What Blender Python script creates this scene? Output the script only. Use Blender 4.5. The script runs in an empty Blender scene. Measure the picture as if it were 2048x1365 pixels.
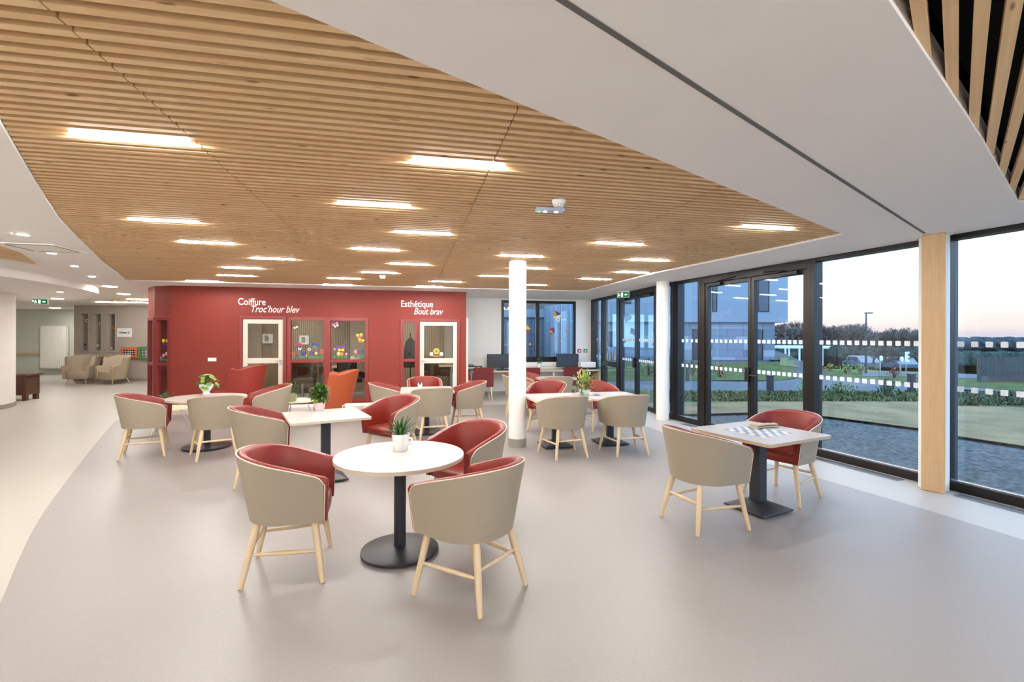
import bpy, bmesh, math, random
from mathutils import Vector, Matrix
from mathutils.geometry import tessellate_polygon
random.seed(7)
SC = bpy.context.scene
COL = SC.collection
R = math.radians
# ------------------------------------------------------------------ camera, world, exposure
F, H, TH, HY = 950.0, 1.65, 0.0025, 674.5
cd = bpy.data.cameras.new('camera'); cam = bpy.data.objects.new('camera', cd); COL.objects.link(cam)
cam.location = (0, 0, H); cam.rotation_euler = (math.pi/2, -TH, 0)
cd.sensor_width = 36; cd.lens = 36*F/2048; cd.shift_y = -(682.5-HY)/2048
cd.clip_start = .05; cd.clip_end = 2000
SC.camera = cam
SC.view_settings.view_transform = 'Standard'; SC.view_settings.look = 'None'
SC.view_settings.gamma = 1; SC.view_settings.use_curve_mapping = False
SC.view_settings.exposure = 0.22
SKY_STRENGTH = 1.0
TUBE = 190.0            # radiance of the ceiling light strips
BACK_TUBE = 62.0

W = bpy.data.worlds.new('dusk_sky'); SC.world = W; W.use_nodes = True
nt = W.node_tree; nt.nodes.clear()
def N(t, nt, **k):
    n = nt.nodes.new(t)
    for a, b in k.items(): setattr(n, a, b)
    return n
out = N('ShaderNodeOutputWorld', nt); bg = N('ShaderNodeBackground', nt)
tc = N('ShaderNodeTexCoord', nt)
sx = N('ShaderNodeSeparateXYZ', nt); nt.links.new(tc.outputs['Generated'], sx.inputs[0])
# glow of the set sun low over the horizon, blue dusk everywhere else
dot = N('ShaderNodeVectorMath', nt, operation='DOT_PRODUCT'); dot.inputs[1].default_value = Vector((.78, .62, .10)).normalized()
nt.links.new(tc.outputs['Generated'], dot.inputs[0])
gl = N('ShaderNodeMapRange', nt, interpolation_type='SMOOTHSTEP'); gl.inputs['From Min'].default_value = .25; gl.inputs['From Max'].default_value = .97
nt.links.new(dot.outputs['Value'], gl.inputs['Value'])
hz = N('ShaderNodeMapRange', nt, interpolation_type='SMOOTHSTEP'); hz.inputs['From Min'].default_value = -.02; hz.inputs['From Max'].default_value = .75
nt.links.new(sx.outputs['Z'], hz.inputs['Value'])
blue = N('ShaderNodeMixRGB', nt); blue.inputs['Color1'].default_value = (1.5, 2.7, 4.3, 1); blue.inputs['Color2'].default_value = (1.2, 2.3, 4.1, 1)
nt.links.new(hz.outputs[0], blue.inputs['Fac'])
wr = N('ShaderNodeValToRGB', nt); cr = wr.color_ramp
cr.elements[0].position = 0; cr.elements[0].color = (.70, .66, .76, 1)
cr.elements[1].position = .5; cr.elements[1].color = (1.8, 2.3, 3.0, 1)
for p, c in ((.022, (.98, .82, .78, 1)), (.06, (1.10, 1.03, .98, 1)), (.13, (1.25, 1.27, 1.30, 1))):
    e = cr.elements.new(p); e.color = c
nz = N('ShaderNodeTexNoise', nt); nz.inputs['Scale'].default_value = 3; nz.inputs['Detail'].default_value = 4
mpn = N('ShaderNodeMapping', nt); mpn.inputs['Scale'].default_value = (1, 1, 22)
nt.links.new(tc.outputs['Generated'], mpn.inputs[0]); nt.links.new(mpn.outputs[0], nz.inputs['Vector'])
ad = N('ShaderNodeMath', nt, operation='MULTIPLY_ADD'); ad.inputs[1].default_value = .05; nt.links.new(nz.outputs[0], ad.inputs[0])
sb = N('ShaderNodeMath', nt, operation='SUBTRACT'); sb.inputs[1].default_value = .022
nt.links.new(sx.outputs['Z'], ad.inputs[2]); nt.links.new(ad.outputs[0], sb.inputs[0]); nt.links.new(sb.outputs[0], wr.inputs['Fac'])
mx = N('ShaderNodeMixRGB', nt); nt.links.new(gl.outputs[0], mx.inputs['Fac'])
nt.links.new(blue.outputs[0], mx.inputs['Color1']); nt.links.new(wr.outputs[0], mx.inputs['Color2'])
nt.links.new(mx.outputs[0], bg.inputs['Color']); bg.inputs['Strength'].default_value = SKY_STRENGTH
nt.links.new(bg.outputs[0], out.inputs[0])

# ------------------------------------------------------------------ helpers
def P(px, py, z=0.0):
    """point of the photograph on the horizontal plane z, in metres"""
    dx = px-1024; dy = HY-py; c, s = math.cos(TH), math.sin(TH)
    r = (dx*c-dy*s, F, dx*s+dy*c); t = (z-H)/r[2]
    return Vector((r[0]*t, r[1]*t, z))
def on_line(px, A, D):
    """metres along the vertical plane A + s*D met by picture column px"""
    k = (px-1024)/F
    return (k*A[1]-A[0])/(D[0]-k*D[1])
def zat(px, py, Y): return H + (HY+(px-1024)*TH-py)*Y/F
def lin(c): 
    c /= 255; return c/12.92 if c <= .04045 else ((c+.055)/1.055)**2.4
def rgb(r, g, b): return (lin(r), lin(g), lin(b), 1)
def mat(name, c, rough=.5, metal=0, noise=0, scale=40, bump=0, stretch=None, emit=0, spec=.5, c2=None, coat=0):
    m = bpy.data.materials.new(name); m.use_nodes = True; t = m.node_tree; b = t.nodes['Principled BSDF']
    b.inputs['Base Color'].default_value = c; b.inputs['Roughness'].default_value = rough; b.inputs['Metallic'].default_value = metal
    b.inputs['Specular IOR Level'].default_value = spec; b.inputs['Coat Weight'].default_value = coat
    if emit: b.inputs['Emission Color'].default_value = c; b.inputs['Emission Strength'].default_value = emit
    if noise or bump:
        tc = N('ShaderNodeTexCoord', t); mp = N('ShaderNodeMapping', t); nz = N('ShaderNodeTexNoise', t)
        nz.inputs['Scale'].default_value = scale; nz.inputs['Detail'].default_value = 5
        if stretch: mp.inputs['Scale'].default_value = stretch
        t.links.new(tc.outputs['Object'], mp.inputs[0]); t.links.new(mp.outputs[0], nz.inputs['Vector'])
        if noise:
            mr = N('ShaderNodeMapRange', t); mr.inputs['From Min'].default_value = .3; mr.inputs['From Max'].default_value = .7
            t.links.new(nz.outputs[0], mr.inputs[0])
            x = N('ShaderNodeMixRGB', t); d = c2 or tuple(v*(1-noise) for v in c[:3])+(1,)
            x.inputs['Color1'].default_value = c; x.inputs['Color2'].default_value = d
            t.links.new(mr.outputs[0], x.inputs['Fac']); t.links.new(x.outputs[0], b.inputs['Base Color'])
        if bump:
            bp = N('ShaderNodeBump', t); bp.inputs['Strength'].default_value = bump; bp.inputs['Distance'].default_value = .004
            t.links.new(nz.outputs[0], bp.inputs['Height']); t.links.new(bp.outputs[0], b.inputs['Normal'])
    return m
def glass_mat(name, tint, refl=1.0):
    m = bpy.data.materials.new(name); m.use_nodes = True; t = m.node_tree; t.nodes.clear()
    o = N('ShaderNodeOutputMaterial', t); x = N('ShaderNodeMixShader', t); tr = N('ShaderNodeBsdfTransparent', t); g = N('ShaderNodeBsdfGlossy', t)
    ge = N('ShaderNodeNewGeometry', t); dp = N('ShaderNodeVectorMath', t, operation='DOT_PRODUCT'); t.links.new(ge.outputs['Normal'], dp.inputs[0]); t.links.new(ge.outputs['Incoming'], dp.inputs[1])
    ab = N('ShaderNodeMath', t, operation='ABSOLUTE'); t.links.new(dp.outputs['Value'], ab.inputs[0])
    om = N('ShaderNodeMath', t, operation='SUBTRACT'); om.inputs[0].default_value = 1; t.links.new(ab.outputs[0], om.inputs[1])
    pw = N('ShaderNodeMath', t, operation='POWER'); pw.inputs[1].default_value = 5; t.links.new(om.outputs[0], pw.inputs[0])
    ml = N('ShaderNodeMath', t, operation='MULTIPLY_ADD'); ml.inputs[1].default_value = .96*refl; ml.inputs[2].default_value = .04*refl; t.links.new(pw.outputs[0], ml.inputs[0])
    tr.inputs[0].default_value = tint; g.inputs['Roughness'].default_value = .0; g.inputs['Color'].default_value = (1, 1, 1, 1)
    t.links.new(ml.outputs[0], x.inputs[0]); t.links.new(tr.outputs[0], x.inputs[1]); t.links.new(g.outputs[0], x.inputs[2]); t.links.new(x.outputs[0], o.inputs[0])
    return m
def emis(name, c, s):
    m = bpy.data.materials.new(name); m.use_nodes = True; t = m.node_tree; t.nodes.clear()
    o = N('ShaderNodeOutputMaterial', t); e = N('ShaderNodeEmission', t); e.inputs[0].default_value = c; e.inputs[1].default_value = s
    t.links.new(e.outputs[0], o.inputs[0]); return m
def wood_mat(name, ang, ca, cb, cc, rough=.5, pitch=.08):
    """slat timber: tone changes from slat to slat and along each, grain runs with angle ang"""
    m = bpy.data.materials.new(name); m.use_nodes = True; t = m.node_tree; b = t.nodes['Principled BSDF']; b.inputs['Roughness'].default_value = rough
    g = N('ShaderNodeNewGeometry', t); mp = N('ShaderNodeMapping', t, vector_type='TEXTURE'); mp.inputs['Rotation'].default_value = (0, 0, ang)
    t.links.new(g.outputs['Position'], mp.inputs[0])
    m2 = N('ShaderNodeMapping', t); m2.inputs['Scale'].default_value = (1.2, 45, 45); t.links.new(mp.outputs[0], m2.inputs[0])
    nz = N('ShaderNodeTexNoise', t); nz.inputs['Scale'].default_value = 1.0; nz.inputs['Detail'].default_value = 6; t.links.new(m2.outputs[0], nz.inputs['Vector'])
    m3 = N('ShaderNodeMapping', t); m3.inputs['Scale'].default_value = (.9, 1/pitch, .01); t.links.new(mp.outputs[0], m3.inputs[0])
    wn = N('ShaderNodeTexWhiteNoise', t, noise_dimensions='2D'); fl = N('ShaderNodeVectorMath', t, operation='FLOOR')
    t.links.new(m3.outputs[0], fl.inputs[0]); t.links.new(fl.outputs[0], wn.inputs['Vector'])
    x1 = N('ShaderNodeMixRGB', t); x1.inputs['Color1'].default_value = ca; x1.inputs['Color2'].default_value = cb; t.links.new(wn.outputs['Value'], x1.inputs['Fac'])
    mr = N('ShaderNodeMapRange', t); mr.inputs['From Min'].default_value = .35; mr.inputs['From Max'].default_value = .8; mr.inputs['To Max'].default_value = .55; t.links.new(nz.outputs[0], mr.inputs[0])
    x2 = N('ShaderNodeMixRGB', t); x2.inputs['Color2'].default_value = cc; t.links.new(x1.outputs[0], x2.inputs['Color1']); t.links.new(mr.outputs[0], x2.inputs['Fac'])
    # knots
    m4 = N('ShaderNodeMapping', t); m4.inputs['Scale'].default_value = (3.2, 14, 14); t.links.new(mp.outputs[0], m4.inputs[0])
    vo = N('ShaderNodeTexVoronoi', t); vo.inputs['Scale'].default_value = 1; t.links.new(m4.outputs[0], vo.inputs['Vector'])
    kn = N('ShaderNodeMapRange', t); kn.inputs['From Min'].default_value = .05; kn.inputs['From Max'].default_value = .13; kn.inputs['To Min'].default_value = .8; kn.inputs['To Max'].default_value = 0
    t.links.new(vo.outputs['Distance'], kn.inputs[0])
    x3 = N('ShaderNodeMixRGB', t); x3.inputs['Color2'].default_value = rgb(110, 72, 40); t.links.new(x2.outputs[0], x3.inputs['Color1']); t.links.new(kn.outputs[0], x3.inputs['Fac'])
    t.links.new(x3.outputs[0], b.inputs['Base Color']); return m

class MB:
    def __init__(s): s.v = []; s.f = []; s.m = []
    def add(s, vs, fs, mi=0):
        o = len(s.v); s.v += [tuple(v) for v in vs]; s.f += [tuple(i+o for i in f) for f in fs]; s.m += [mi]*len(fs); return s
    def box(s, x0, x1, y0, y1, z0, z1, M=None, mi=0):
        vs = [Vector((x, y, z)) for z in (z0, z1) for y in (y0, y1) for x in (x0, x1)]
        if M: vs = [M@v for v in vs]
        return s.add(vs, [(0, 2, 3, 1), (4, 5, 7, 6), (0, 1, 5, 4), (2, 6, 7, 3), (0, 4, 6, 2), (1, 3, 7, 5)], mi)
    def prism(s, poly, z0, z1, mi=0):
        """upright prism on a simple polygon (counter-clockwise)"""
        n = len(poly); a = sum(poly[i][0]*poly[(i+1) % n][1]-poly[(i+1) % n][0]*poly[i][1] for i in range(n))
        if a < 0: poly = poly[::-1]
        vs = [(p[0], p[1], z0) for p in poly]+[(p[0], p[1], z1) for p in poly]
        tr = tessellate_polygon([[Vector((p[0], p[1], 0)) for p in poly]])
        fs = []
        for t in tr:
            A, B, C = [Vector(poly[i][:2]) for i in t]
            if (B-A).cross(C-A) < 0: t = t[::-1]
            fs += [tuple(reversed(t)), tuple(i+n for i in t)]
        fs += [(i, (i+1) % n, (i+1) % n+n, i+n) for i in range(n)]
        return s.add(vs, fs, mi)
    def lathe(s, prof, n=32, c=(0, 0, 0), mi=0, M=None):
        vs = []; fs = []
        for r, z in prof:
            for k in range(n):
                a = 2*math.pi*k/n; v = Vector((c[0]+r*math.cos(a), c[1]+r*math.sin(a), c[2]+z)); vs.append(M@v if M else v)
        for j in range(len(prof)-1):
            for k in range(n):
                a = j*n+k; b = j*n+(k+1) % n; fs.append((a, b, b+n, a+n))
        fs.append(tuple(range(n))[::-1]); fs.append(tuple((len(prof)-1)*n+k for k in range(n)))
        return s.add(vs, fs, mi)
    def tube(s, pts, rs, n=10, mi=0, cap=True):
        pts = [Vector(p) for p in pts]; vs = []; fs = []
        if not hasattr(rs, '__len__'): rs = [rs]*len(pts)
        up = None
        for i, p in enumerate(pts):
            d = (pts[min(i+1, len(pts)-1)]-pts[max(i-1, 0)]).normalized()
            if up is None: up = Vector((0, 0, 1)) if abs(d.z) < .9 else Vector((1, 0, 0))
            a = d.cross(up).normalized(); b = a.cross(d).normalized(); up = b
            for k in range(n):
                t = 2*math.pi*k/n; vs.append(p+(a*math.cos(t)+b*math.sin(t))*rs[i])
        for j in range(len(pts)-1):
            for k in range(n):
                a = j*n+k; b = j*n+(k+1) % n; fs.append((b, a, a+n, b+n))
        if cap: fs.append(tuple(range(n))); fs.append(tuple((len(pts)-1)*n+k for k in range(n))[::-1])
        return s.add(vs, fs, mi)
    def grid(s, rows, closed=False, mi=0):
        n = len(rows[0]); vs = [v for r in rows for v in r]; fs = []
        for j in range(len(rows)-1):
            for k in range(n if closed else n-1):
                a = j*n+k; b = j*n+(k+1) % n; fs.append((a, b, b+n, a+n))
        return s.add(vs, fs, mi)
    def build(s, name, mats, parent=None, smooth=False, bevel=0, loc=None, rot=None, sub=0, seg=2, fix=False):
        me = bpy.data.meshes.new(name); me.from_pydata(s.v, [], s.f)
        for m in (mats if isinstance(mats, (list, tuple)) else [mats]): me.materials.append(m)
        me.polygons.foreach_set('material_index', s.m)
        if fix:
            bm = bmesh.new(); bm.from_mesh(me); bmesh.ops.recalc_face_normals(bm, faces=bm.faces); bm.to_mesh(me); bm.free()
        if smooth: me.polygons.foreach_set('use_smooth', [True]*len(s.f))
        me.update(); o = bpy.data.objects.new(name, me); COL.objects.link(o)
        if parent: o.parent = parent
        if loc is not None: o.location = loc
        if rot is not None: o.rotation_euler = (0, 0, rot)
        if bevel:
            b = o.modifiers.new('edge', 'BEVEL'); b.width = bevel; b.segments = seg; b.limit_method = 'ANGLE'; b.angle_limit = R(40)
            if smooth is False: me.polygons.foreach_set('use_smooth', [True]*len(s.f)); w = o.modifiers.new('wn', 'WEIGHTED_NORMAL')
        elif smooth:
            try: me.set_sharp_from_angle(angle=R(45))
            except Exception: pass
        if sub: q = o.modifiers.new('sub', 'SUBSURF'); q.levels = sub; q.render_levels = sub
        return o
def tag(o, label=None, cat=None, group=None, kind=None):
    for k, v in (('label', label), ('category', cat), ('group', group), ('kind', kind)):
        if v: o[k] = v
    return o
def empty(name, loc=(0, 0, 0), rz=0, label=None, cat=None, group=None, kind=None, parent=None):
    o = bpy.data.objects.new(name, None); COL.objects.link(o); o.location = loc; o.rotation_euler = (0, 0, rz); o.empty_display_size = .1
    if parent: o.parent = parent
    return tag(o, label, cat, group, kind)
def copy_tree(o, parent=None):
    c = o.copy(); COL.objects.link(c)
    if parent: c.parent = parent
    for ch in list(o.children): copy_tree(ch, c)
    return c
def struct(o, label=None): return tag(o, label, None, None, 'structure')
def frame(A, ang):
    """local frame: x along the wall, y outward/back, z up"""
    return Matrix.Translation(Vector((A[0], A[1], 0))) @ Matrix.Rotation(ang, 4, 'Z')

# ------------------------------------------------------------------ materials
M = dict(
 plaster=mat('white_plaster', rgb(238, 235, 230), .85, noise=.03, scale=3),
 ceil=mat('white_ceiling_paint', rgb(246, 242, 238), .9, noise=.03, scale=2),
 red=mat('red_wall_paint', rgb(130, 50, 40), .55, noise=.06, scale=2, spec=.3),
 redtrim=mat('red_frame_paint', rgb(128, 40, 38), .38),
 beige_frame=mat('beige_lacquer', rgb(206, 196, 180), .4),
 floor=mat('grey_vinyl', rgb(152, 146, 142), .42, noise=.14, scale=160, spec=.65),
 floor_l=mat('cream_vinyl', rgb(186, 180, 171), .42, noise=.06, scale=160, spec=.65),
 alu=mat('bronze_aluminium', rgb(26, 23, 21), .38, metal=.2, spec=.5),
 alu_in=mat('bronze_aluminium_sill', rgb(44, 40, 37), .4, metal=.2),
 steel=mat('brushed_steel', rgb(190, 190, 192), .3, metal=1),
 gasket=mat('black_rubber', rgb(18, 18, 19), .5),
 black=mat('black_plastic', rgb(24, 24, 27), .4),
 base=mat('anthracite_metal', rgb(52, 53, 58), .42, metal=.3, noise=.2, scale=300, bump=.15),
 laminate=mat('white_laminate', rgb(206, 201, 194), .22, coat=.1),
 edge=mat('beige_edge_band', rgb(196, 180, 160), .5),
 greytop=mat('grey_wood_laminate', rgb(178, 174, 172), .3, noise=.12, scale=14, stretch=(1, 12, 1)),
 chessw=mat('chess_white', rgb(222, 220, 214), .3), chessb=mat('chess_blue', rgb(88, 100, 140), .3),
 shell=mat('beige_faux_leather', rgb(156, 143, 124), .5, noise=.05, scale=300, bump=.08),
 piping=mat('cream_piping', rgb(218, 206, 186), .5),
 redlea=mat('brick_red_faux_leather', rgb(126, 34, 22), .42, noise=.08, scale=6, bump=.0, spec=.45),
 darkred=mat('maroon_fabric', rgb(98, 24, 24), .75, noise=.1, scale=200),
 orange=mat('rust_orange_faux_leather', rgb(158, 70, 28), .48, noise=.08, scale=6),
 legwood=mat('pale_beech', rgb(222, 196, 158), .42, noise=.12, scale=30, stretch=(1, 1, .12)),
 deskwood=mat('pale_oak_laminate', rgb(216, 196, 170), .45, noise=.12, scale=12, stretch=(.15, 2, 2)),
 oak=mat('oak_board', rgb(216, 180, 136), .42, noise=.18, scale=26, stretch=(3, 3, .12)),
 darkwood=mat('dark_walnut', rgb(92, 60, 42), .45, noise=.3, scale=14, stretch=(.3, 3, 3)),
 leaf=mat('mid_green_leaf', rgb(72, 118, 48), .45, noise=.3, scale=30), leaf_l=mat('light_green_leaf', rgb(116, 154, 52), .4, noise=.25, scale=30),
 leaf_d=mat('dark_green_leaf', rgb(44, 84, 42), .4, noise=.35, scale=40), leaf_y=mat('yellow_green_leaf', rgb(178, 186, 96), .5, noise=.3, scale=40),
 berry=mat('red_berry', rgb(170, 66, 60), .4), soil=mat('potting_soil', rgb(60, 44, 34), .9, noise=.4, scale=80),
 ceramic=mat('white_ceramic', rgb(240, 238, 236), .25), pinkpot=mat('pale_pink_pot', rgb(236, 214, 214), .4), greenpot=mat('sage_green_pot', rgb(140, 142, 108), .6),
 white=mat('white_paint', rgb(238, 236, 232), .5), paper=mat('white_paper', rgb(236, 236, 234), .8),
 taupe=mat('taupe_wall_paint', rgb(176, 164, 152), .8, noise=.03, scale=2), sage=mat('pale_grey_green_paint', rgb(204, 208, 198), .8),
 greybase=mat('grey_baseboard', rgb(150, 144, 136), .6), roomwall=mat('room_beige_paint', rgb(176, 164, 144), .8), roomwood=mat('batten_wall_wood', rgb(148, 126, 98), .7, noise=.2, scale=10, stretch=(1, 1, .1)),
 glass=glass_mat('window_glass', (.955, .98, .985, 1), 1.0), glass_in=glass_mat('interior_glass', (.96, .97, .96, 1), .8),
 dotm=mat('frosted_dot_film', rgb(236, 240, 246), .6),
 backing=mat('dark_brown_felt', rgb(70, 46, 26), .95), backblack=mat('black_felt', rgb(14, 14, 16), .95),
 stripe=mat('grey_metal_rail', rgb(96, 94, 90), .5), tubeoff=mat('white_lamp_body', rgb(240, 240, 240), .5),
 lounge=mat('beige_lounge_fabric', rgb(184, 168, 144), .8, noise=.08, scale=200),
 screen=mat('dark_screen', rgb(58, 64, 72), .25), concrete=mat('light_render', rgb(138, 142, 148), .85, noise=.04, scale=1),
 text=mat('white_lettering', rgb(246, 240, 236), .5), ink=mat('black_ink', rgb(30, 30, 32), .6),
)
M['tube'] = emis('led_strip_glow', (1, .975, .945, 1), TUBE)
M['spot'] = emis('downlight_glow', (1, .93, .84, 1), 150)
M['corridor'] = emis('corridor_fill_glow', (1, .93, .84, 1), 22)
M['farstrip'] = emis('far_strip_glow', (1, .975, .945, 1), 130)
M['wingred'] = mat('bright_red_faux_leather', rgb(138, 42, 30), .5)
M['backtube'] = emis('led_strip_glow_rear', (1, .975, .945, 1), BACK_TUBE)
A12 = math.atan(.2126)
WS = rgb(236, 203, 156), rgb(226, 190, 140), rgb(200, 156, 106)
M['slat'] = wood_mat('larch_slat', A12, *WS)
M['slat2'] = wood_mat('larch_slat_diagonal', R(46.8), *WS)

# ------------------------------------------------------------------ plan of the room (metres)
ZC, ZS = 2.77, 2.79
U = Vector((math.cos(A12), math.sin(A12))); V = Vector((-U.y, U.x))
FA, FB0, FB1 = Vector((2.42, 14.24)), Vector((3.30, 9.55)), Vector((5.00, 4.64))
DB = (FB1-FB0).normalized(); DA = (FB0-FA).normalized()
FB_END = FB0+DB*13.2
RW0, RW1 = Vector((-7.533, 10.504)), Vector((-1.145, 11.862))
DR = U
BW0 = FA-U*3.9
MAIN = [(-.813, 1.58), (.136, 2.361), (3.587, 5.146), (3.38, 5.8), (3.176, 6.43), (2.82, 7.4), (2.503, 8.266), (2.2, 9.6), (1.768, 11.62), (-7.802, 9.60), (-6.93, 8.3), (-6.272, 7.28), (-5.48, 6.15), (-4.762, 5.13), (-4.365, 4.582), (-3.87, 3.95), (-3.427, 3.396), (-2.718, 2.525), (-2.1, 1.8), (-1.6, 1.25), (-1.35, 1.136)]
SIDE = [(.5, .985), (1.244, 1.573), (2.598, 2.64), (4.183, 3.926), (4.75, 2.1), (4.9, .6), (3.6, -.3), (2.2, -.6), (1.0, -.1)]
SL2 = [(-7.5, 6.6), (-7.55, 7.55), (-7.2, 7.15), (-6.6, 6.37), (-6.377, 5.913), (-6.0, 5.2), (-6.6, 5.2), (-7.4, 5.7)]
SL3 = [(-14.0, 15.75), (-10.99, 13.626), (-9.6, 13.6), (-9.6, 16.2), (-12.9, 15.98)]
# ------------------------------------------------------------------ floor
OUT = [(-22, -4.5), (7.5, -4.5), tuple(FB_END), (5.0, 4.64), (3.30, 9.55), (2.42, 14.24), (2.9, 14.8), (-2, 21.5), (-22, 21.5)]
mb = MB(); mb.prism([(-22, -4.5), (FB_END.x+.1, -4.5), (FB_END.x+.1, FB_END.y), (5.05, 4.64), (3.36, 9.55), (2.47, 14.3), (2.5, 14.6), (-2, 21.5), (-22, 21.5)], -.12, 0)
floor = struct(mb.build('floor', M['floor_l']), 'speckled vinyl floor, cream walkway around a grey field')
curve = [(-.2, -4.4), (-1.3, 0), (-2.25, 1.7), (-3.107, 2.886), (-3.508, 3.349), (-4.252, 4.261), (-5.383, 5.856), (-6.6, 7.6), (-7.75, 9.3), (-7.1, 9.86)]
# smooth the curve
def smooth(pts, n=3):
    for _ in range(n):
        q = [pts[0]]
        for a, b in zip(pts, pts[1:]): q += [(a[0]*.75+b[0]*.25, a[1]*.75+b[1]*.25), (a[0]*.25+b[0]*.75, a[1]*.25+b[1]*.75)]
        pts = q+[pts[-1]]
    return pts
mb = MB(); mb.prism(smooth(curve[:-1])+[(-7.0, 9.95), (-.6, 11.5), (1.9, 12.0), (2.35, 9.4), (2.63, 8.175), (3.956, 4.618), (4.4, 3.2), (7.0, -4.4)], .0005, .0025)
struct(mb.build('floor_field', M['floor'], floor), 'grey speckled vinyl field in the middle of the floor')

# ------------------------------------------------------------------ ceiling with openings for the slats
outer = [(-22, -4.5), (8.3, -4.5), (FB_END.x+.13, FB_END.y), (5.13, 4.66), (3.42, 9.6), (2.54, 14.3), (2.54, 14.6), (-1.5, 21.5), (-22, 21.5)]
polys = [outer, MAIN, SIDE, SL2, SL3]
allv = [p for q in polys for p in q]
tris = tessellate_polygon([[Vector((p[0], p[1], 0)) for p in q] for q in polys])
mb = MB(); vs = [(p[0], p[1], ZC) for p in allv]; fs = []
for t in tris:
    a, b, c = [Vector(allv[i]) for i in t]
    fs.append(t[::-1] if (b-a).cross(c-a) > 0 else t)
mb.add(vs, fs)
n = len(allv); mb.add([(p[0], p[1], 3.0) for p in allv], [t[::-1] for t in fs])
for q in polys[1:]:
    for a, b in zip(q, q[1:]+q[:1]): mb.add([(a[0], a[1], ZC), (b[0], b[1], ZC), (b[0], b[1], ZC+.13), (a[0], a[1], ZC+.13)], [(0, 1, 2, 3)])
ceiling = struct(mb.build('ceiling', M['ceil']), 'smooth white plasterboard ceiling')
mb = MB(); mb.prism(outer, 3.0, 3.05); struct(mb.build('ceiling_slab', M['backblack'], ceiling))
# rail of the folding wall
a, b = Vector((-.62, .93)), Vector((4.40, 5.07)); d = (b-a); L_ = d.length
mb = MB(); mb.box(0, L_, -.012, .012, ZC-.004, ZC+.004, frame(a, math.atan2(d.y, d.x))); struct(mb.build('trim_1', M['stripe']), 'dark metal rail crossing the white ceiling')

# ------------------------------------------------------------------ slatted timber ceiling
LIGHTS_PX = [(145, 267, 380, 284), (833, 321, 1006, 333), (680, 403, 818, 412), (262, 438, 395, 445), (358, 482, 464, 487), (792, 463, 900, 470), (706, 496, 798, 502),
 (504, 516, 590, 521), (448, 534, 522, 539), (435, 549, 504, 553), (371, 560, 437, 564), (782, 527, 856, 531), (726, 544, 793, 548), (659, 556, 720, 559), (648, 568, 704, 571),
 (1003, 509, 1084, 515), (957, 550, 1031, 554), (865, 562, 922, 565), (833, 572, 886, 575), (1023, 535, 1095, 539), (1034, 568, 1100, 571), (1024, 578, 1080, 581),
 (1195, 484, 1286, 490), (1261, 518, 1337, 523), (1234, 542, 1299, 547), (1165, 556, 1222, 560), (1484, 452, 1589, 458)]
PITCH, SW = .08, .042
lights = []
for x0, y0, x1, y1 in LIGHTS_PX:
    c = P((x0+x1)/2, (y0+y1)/2, ZS); s, t = c.xy.dot(U), c.xy.dot(V)
    lights.append((s, round((t-SW/2)/PITCH)))
for s, t in ((-1.6, 1.35), (-2.9, 2.0)):      # nearer the camera, above the frame
    pass
def scan(poly, t):
    xs = []
    for (a, b) in zip(poly, poly[1:]+poly[:1]):
        if (a[1] > t) != (b[1] > t): xs.append(a[0]+(t-a[1])/(b[1]-a[1])*(b[0]-a[0]))
    xs.sort(); return list(zip(xs[::2], xs[1::2]))
def slats(poly, ang, cuts, blocks, thick=.05, zb=ZS):
    u = Vector((math.cos(ang), math.sin(ang))); v = Vector((-u.y, u.x))
    lp = [(Vector(p).dot(u), Vector(p).dot(v)) for p in poly]
    t0, t1 = min(p[1] for p in lp), max(p[1] for p in lp); res = []
    for k in range(int(t0/PITCH)-1, int(t1/PITCH)+2):
        A, B = scan(lp, k*PITCH+.002), scan(lp, k*PITCH+SW-.002)
        if len(A) != len(B): continue
        for (a0, a1), (b0, b1) in zip(A, B):
            cc = [c for c in cuts if max(a0, b0)+.05 < c < min(a1, b1)-.05]
            ed = [(a0+.004, b0+.004)]+[x for c in cc for x in ((c-.0035, c-.0035), (c+.0035, c+.0035))]+[(a1-.004, b1-.004)]
            for e0, e1 in zip(ed[::2], ed[1::2]):
                segs = [(e0, e1)]
                for (s, kk) in blocks:
                    if kk == k:
                        ns = []
                        for (q0, q1) in segs:
                            l, r = s-.305, s+.305
                            if max(q0) < l and min(q1) > r: ns += [(q0, (l, l)), ((r, r), q1)]
                            elif max(q0) < l < min(q1): ns.append((q0, (l, l)))
                            elif max(q0) < r < min(q1): ns.append(((r, r), q1))
                            elif max(q0) >= l and min(q1) <= r: pass
                            else: ns.append((q0, q1))
                        segs = ns
                for q0, q1 in segs:
                    if q1[0]-q0[0] < .01 and q1[1]-q0[1] < .01: continue
                    t = k*PITCH; pts = [(q0[0], t), (q1[0], t), (q1[1], t+SW), (q0[1], t+SW)]
                    res.append([tuple(u*p[0]+v*p[1]) for p in pts])
    return res, zb, thick
def put_slats(root, data, m, limit=290):
    res, zb, th = data
    def key(q):
        c = sum((Vector(p) for p in q), Vector((0, 0)))/4; return max(c.length, .8)
    vis = [q for q in res if any(p[1] > .4 for p in q)]; oth = [q for q in res if q not in vis]
    vis.sort(key=key)
    fs = [(3, 2, 1, 0), (4, 5, 6, 7), (0, 1, 5, 4), (1, 2, 6, 5), (2, 3, 7, 6), (3, 0, 4, 7)]
    for q in vis[:limit]:
        mb = MB(); mb.add([(p[0], p[1], zb) for p in q]+[(p[0], p[1], zb+th) for p in q], fs); mb.build('slat', m, root)
    rest = vis[limit:]+oth
    if rest:
        mb = MB()
        for q in rest: mb.add([(p[0], p[1], zb) for p in q]+[(p[0], p[1], zb+th) for p in q], fs)
        mb.build('slat_field', m, root)['kind'] = 'stuff'
cuts = [.52+1.76*k for k in range(-5, 5)]
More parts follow.
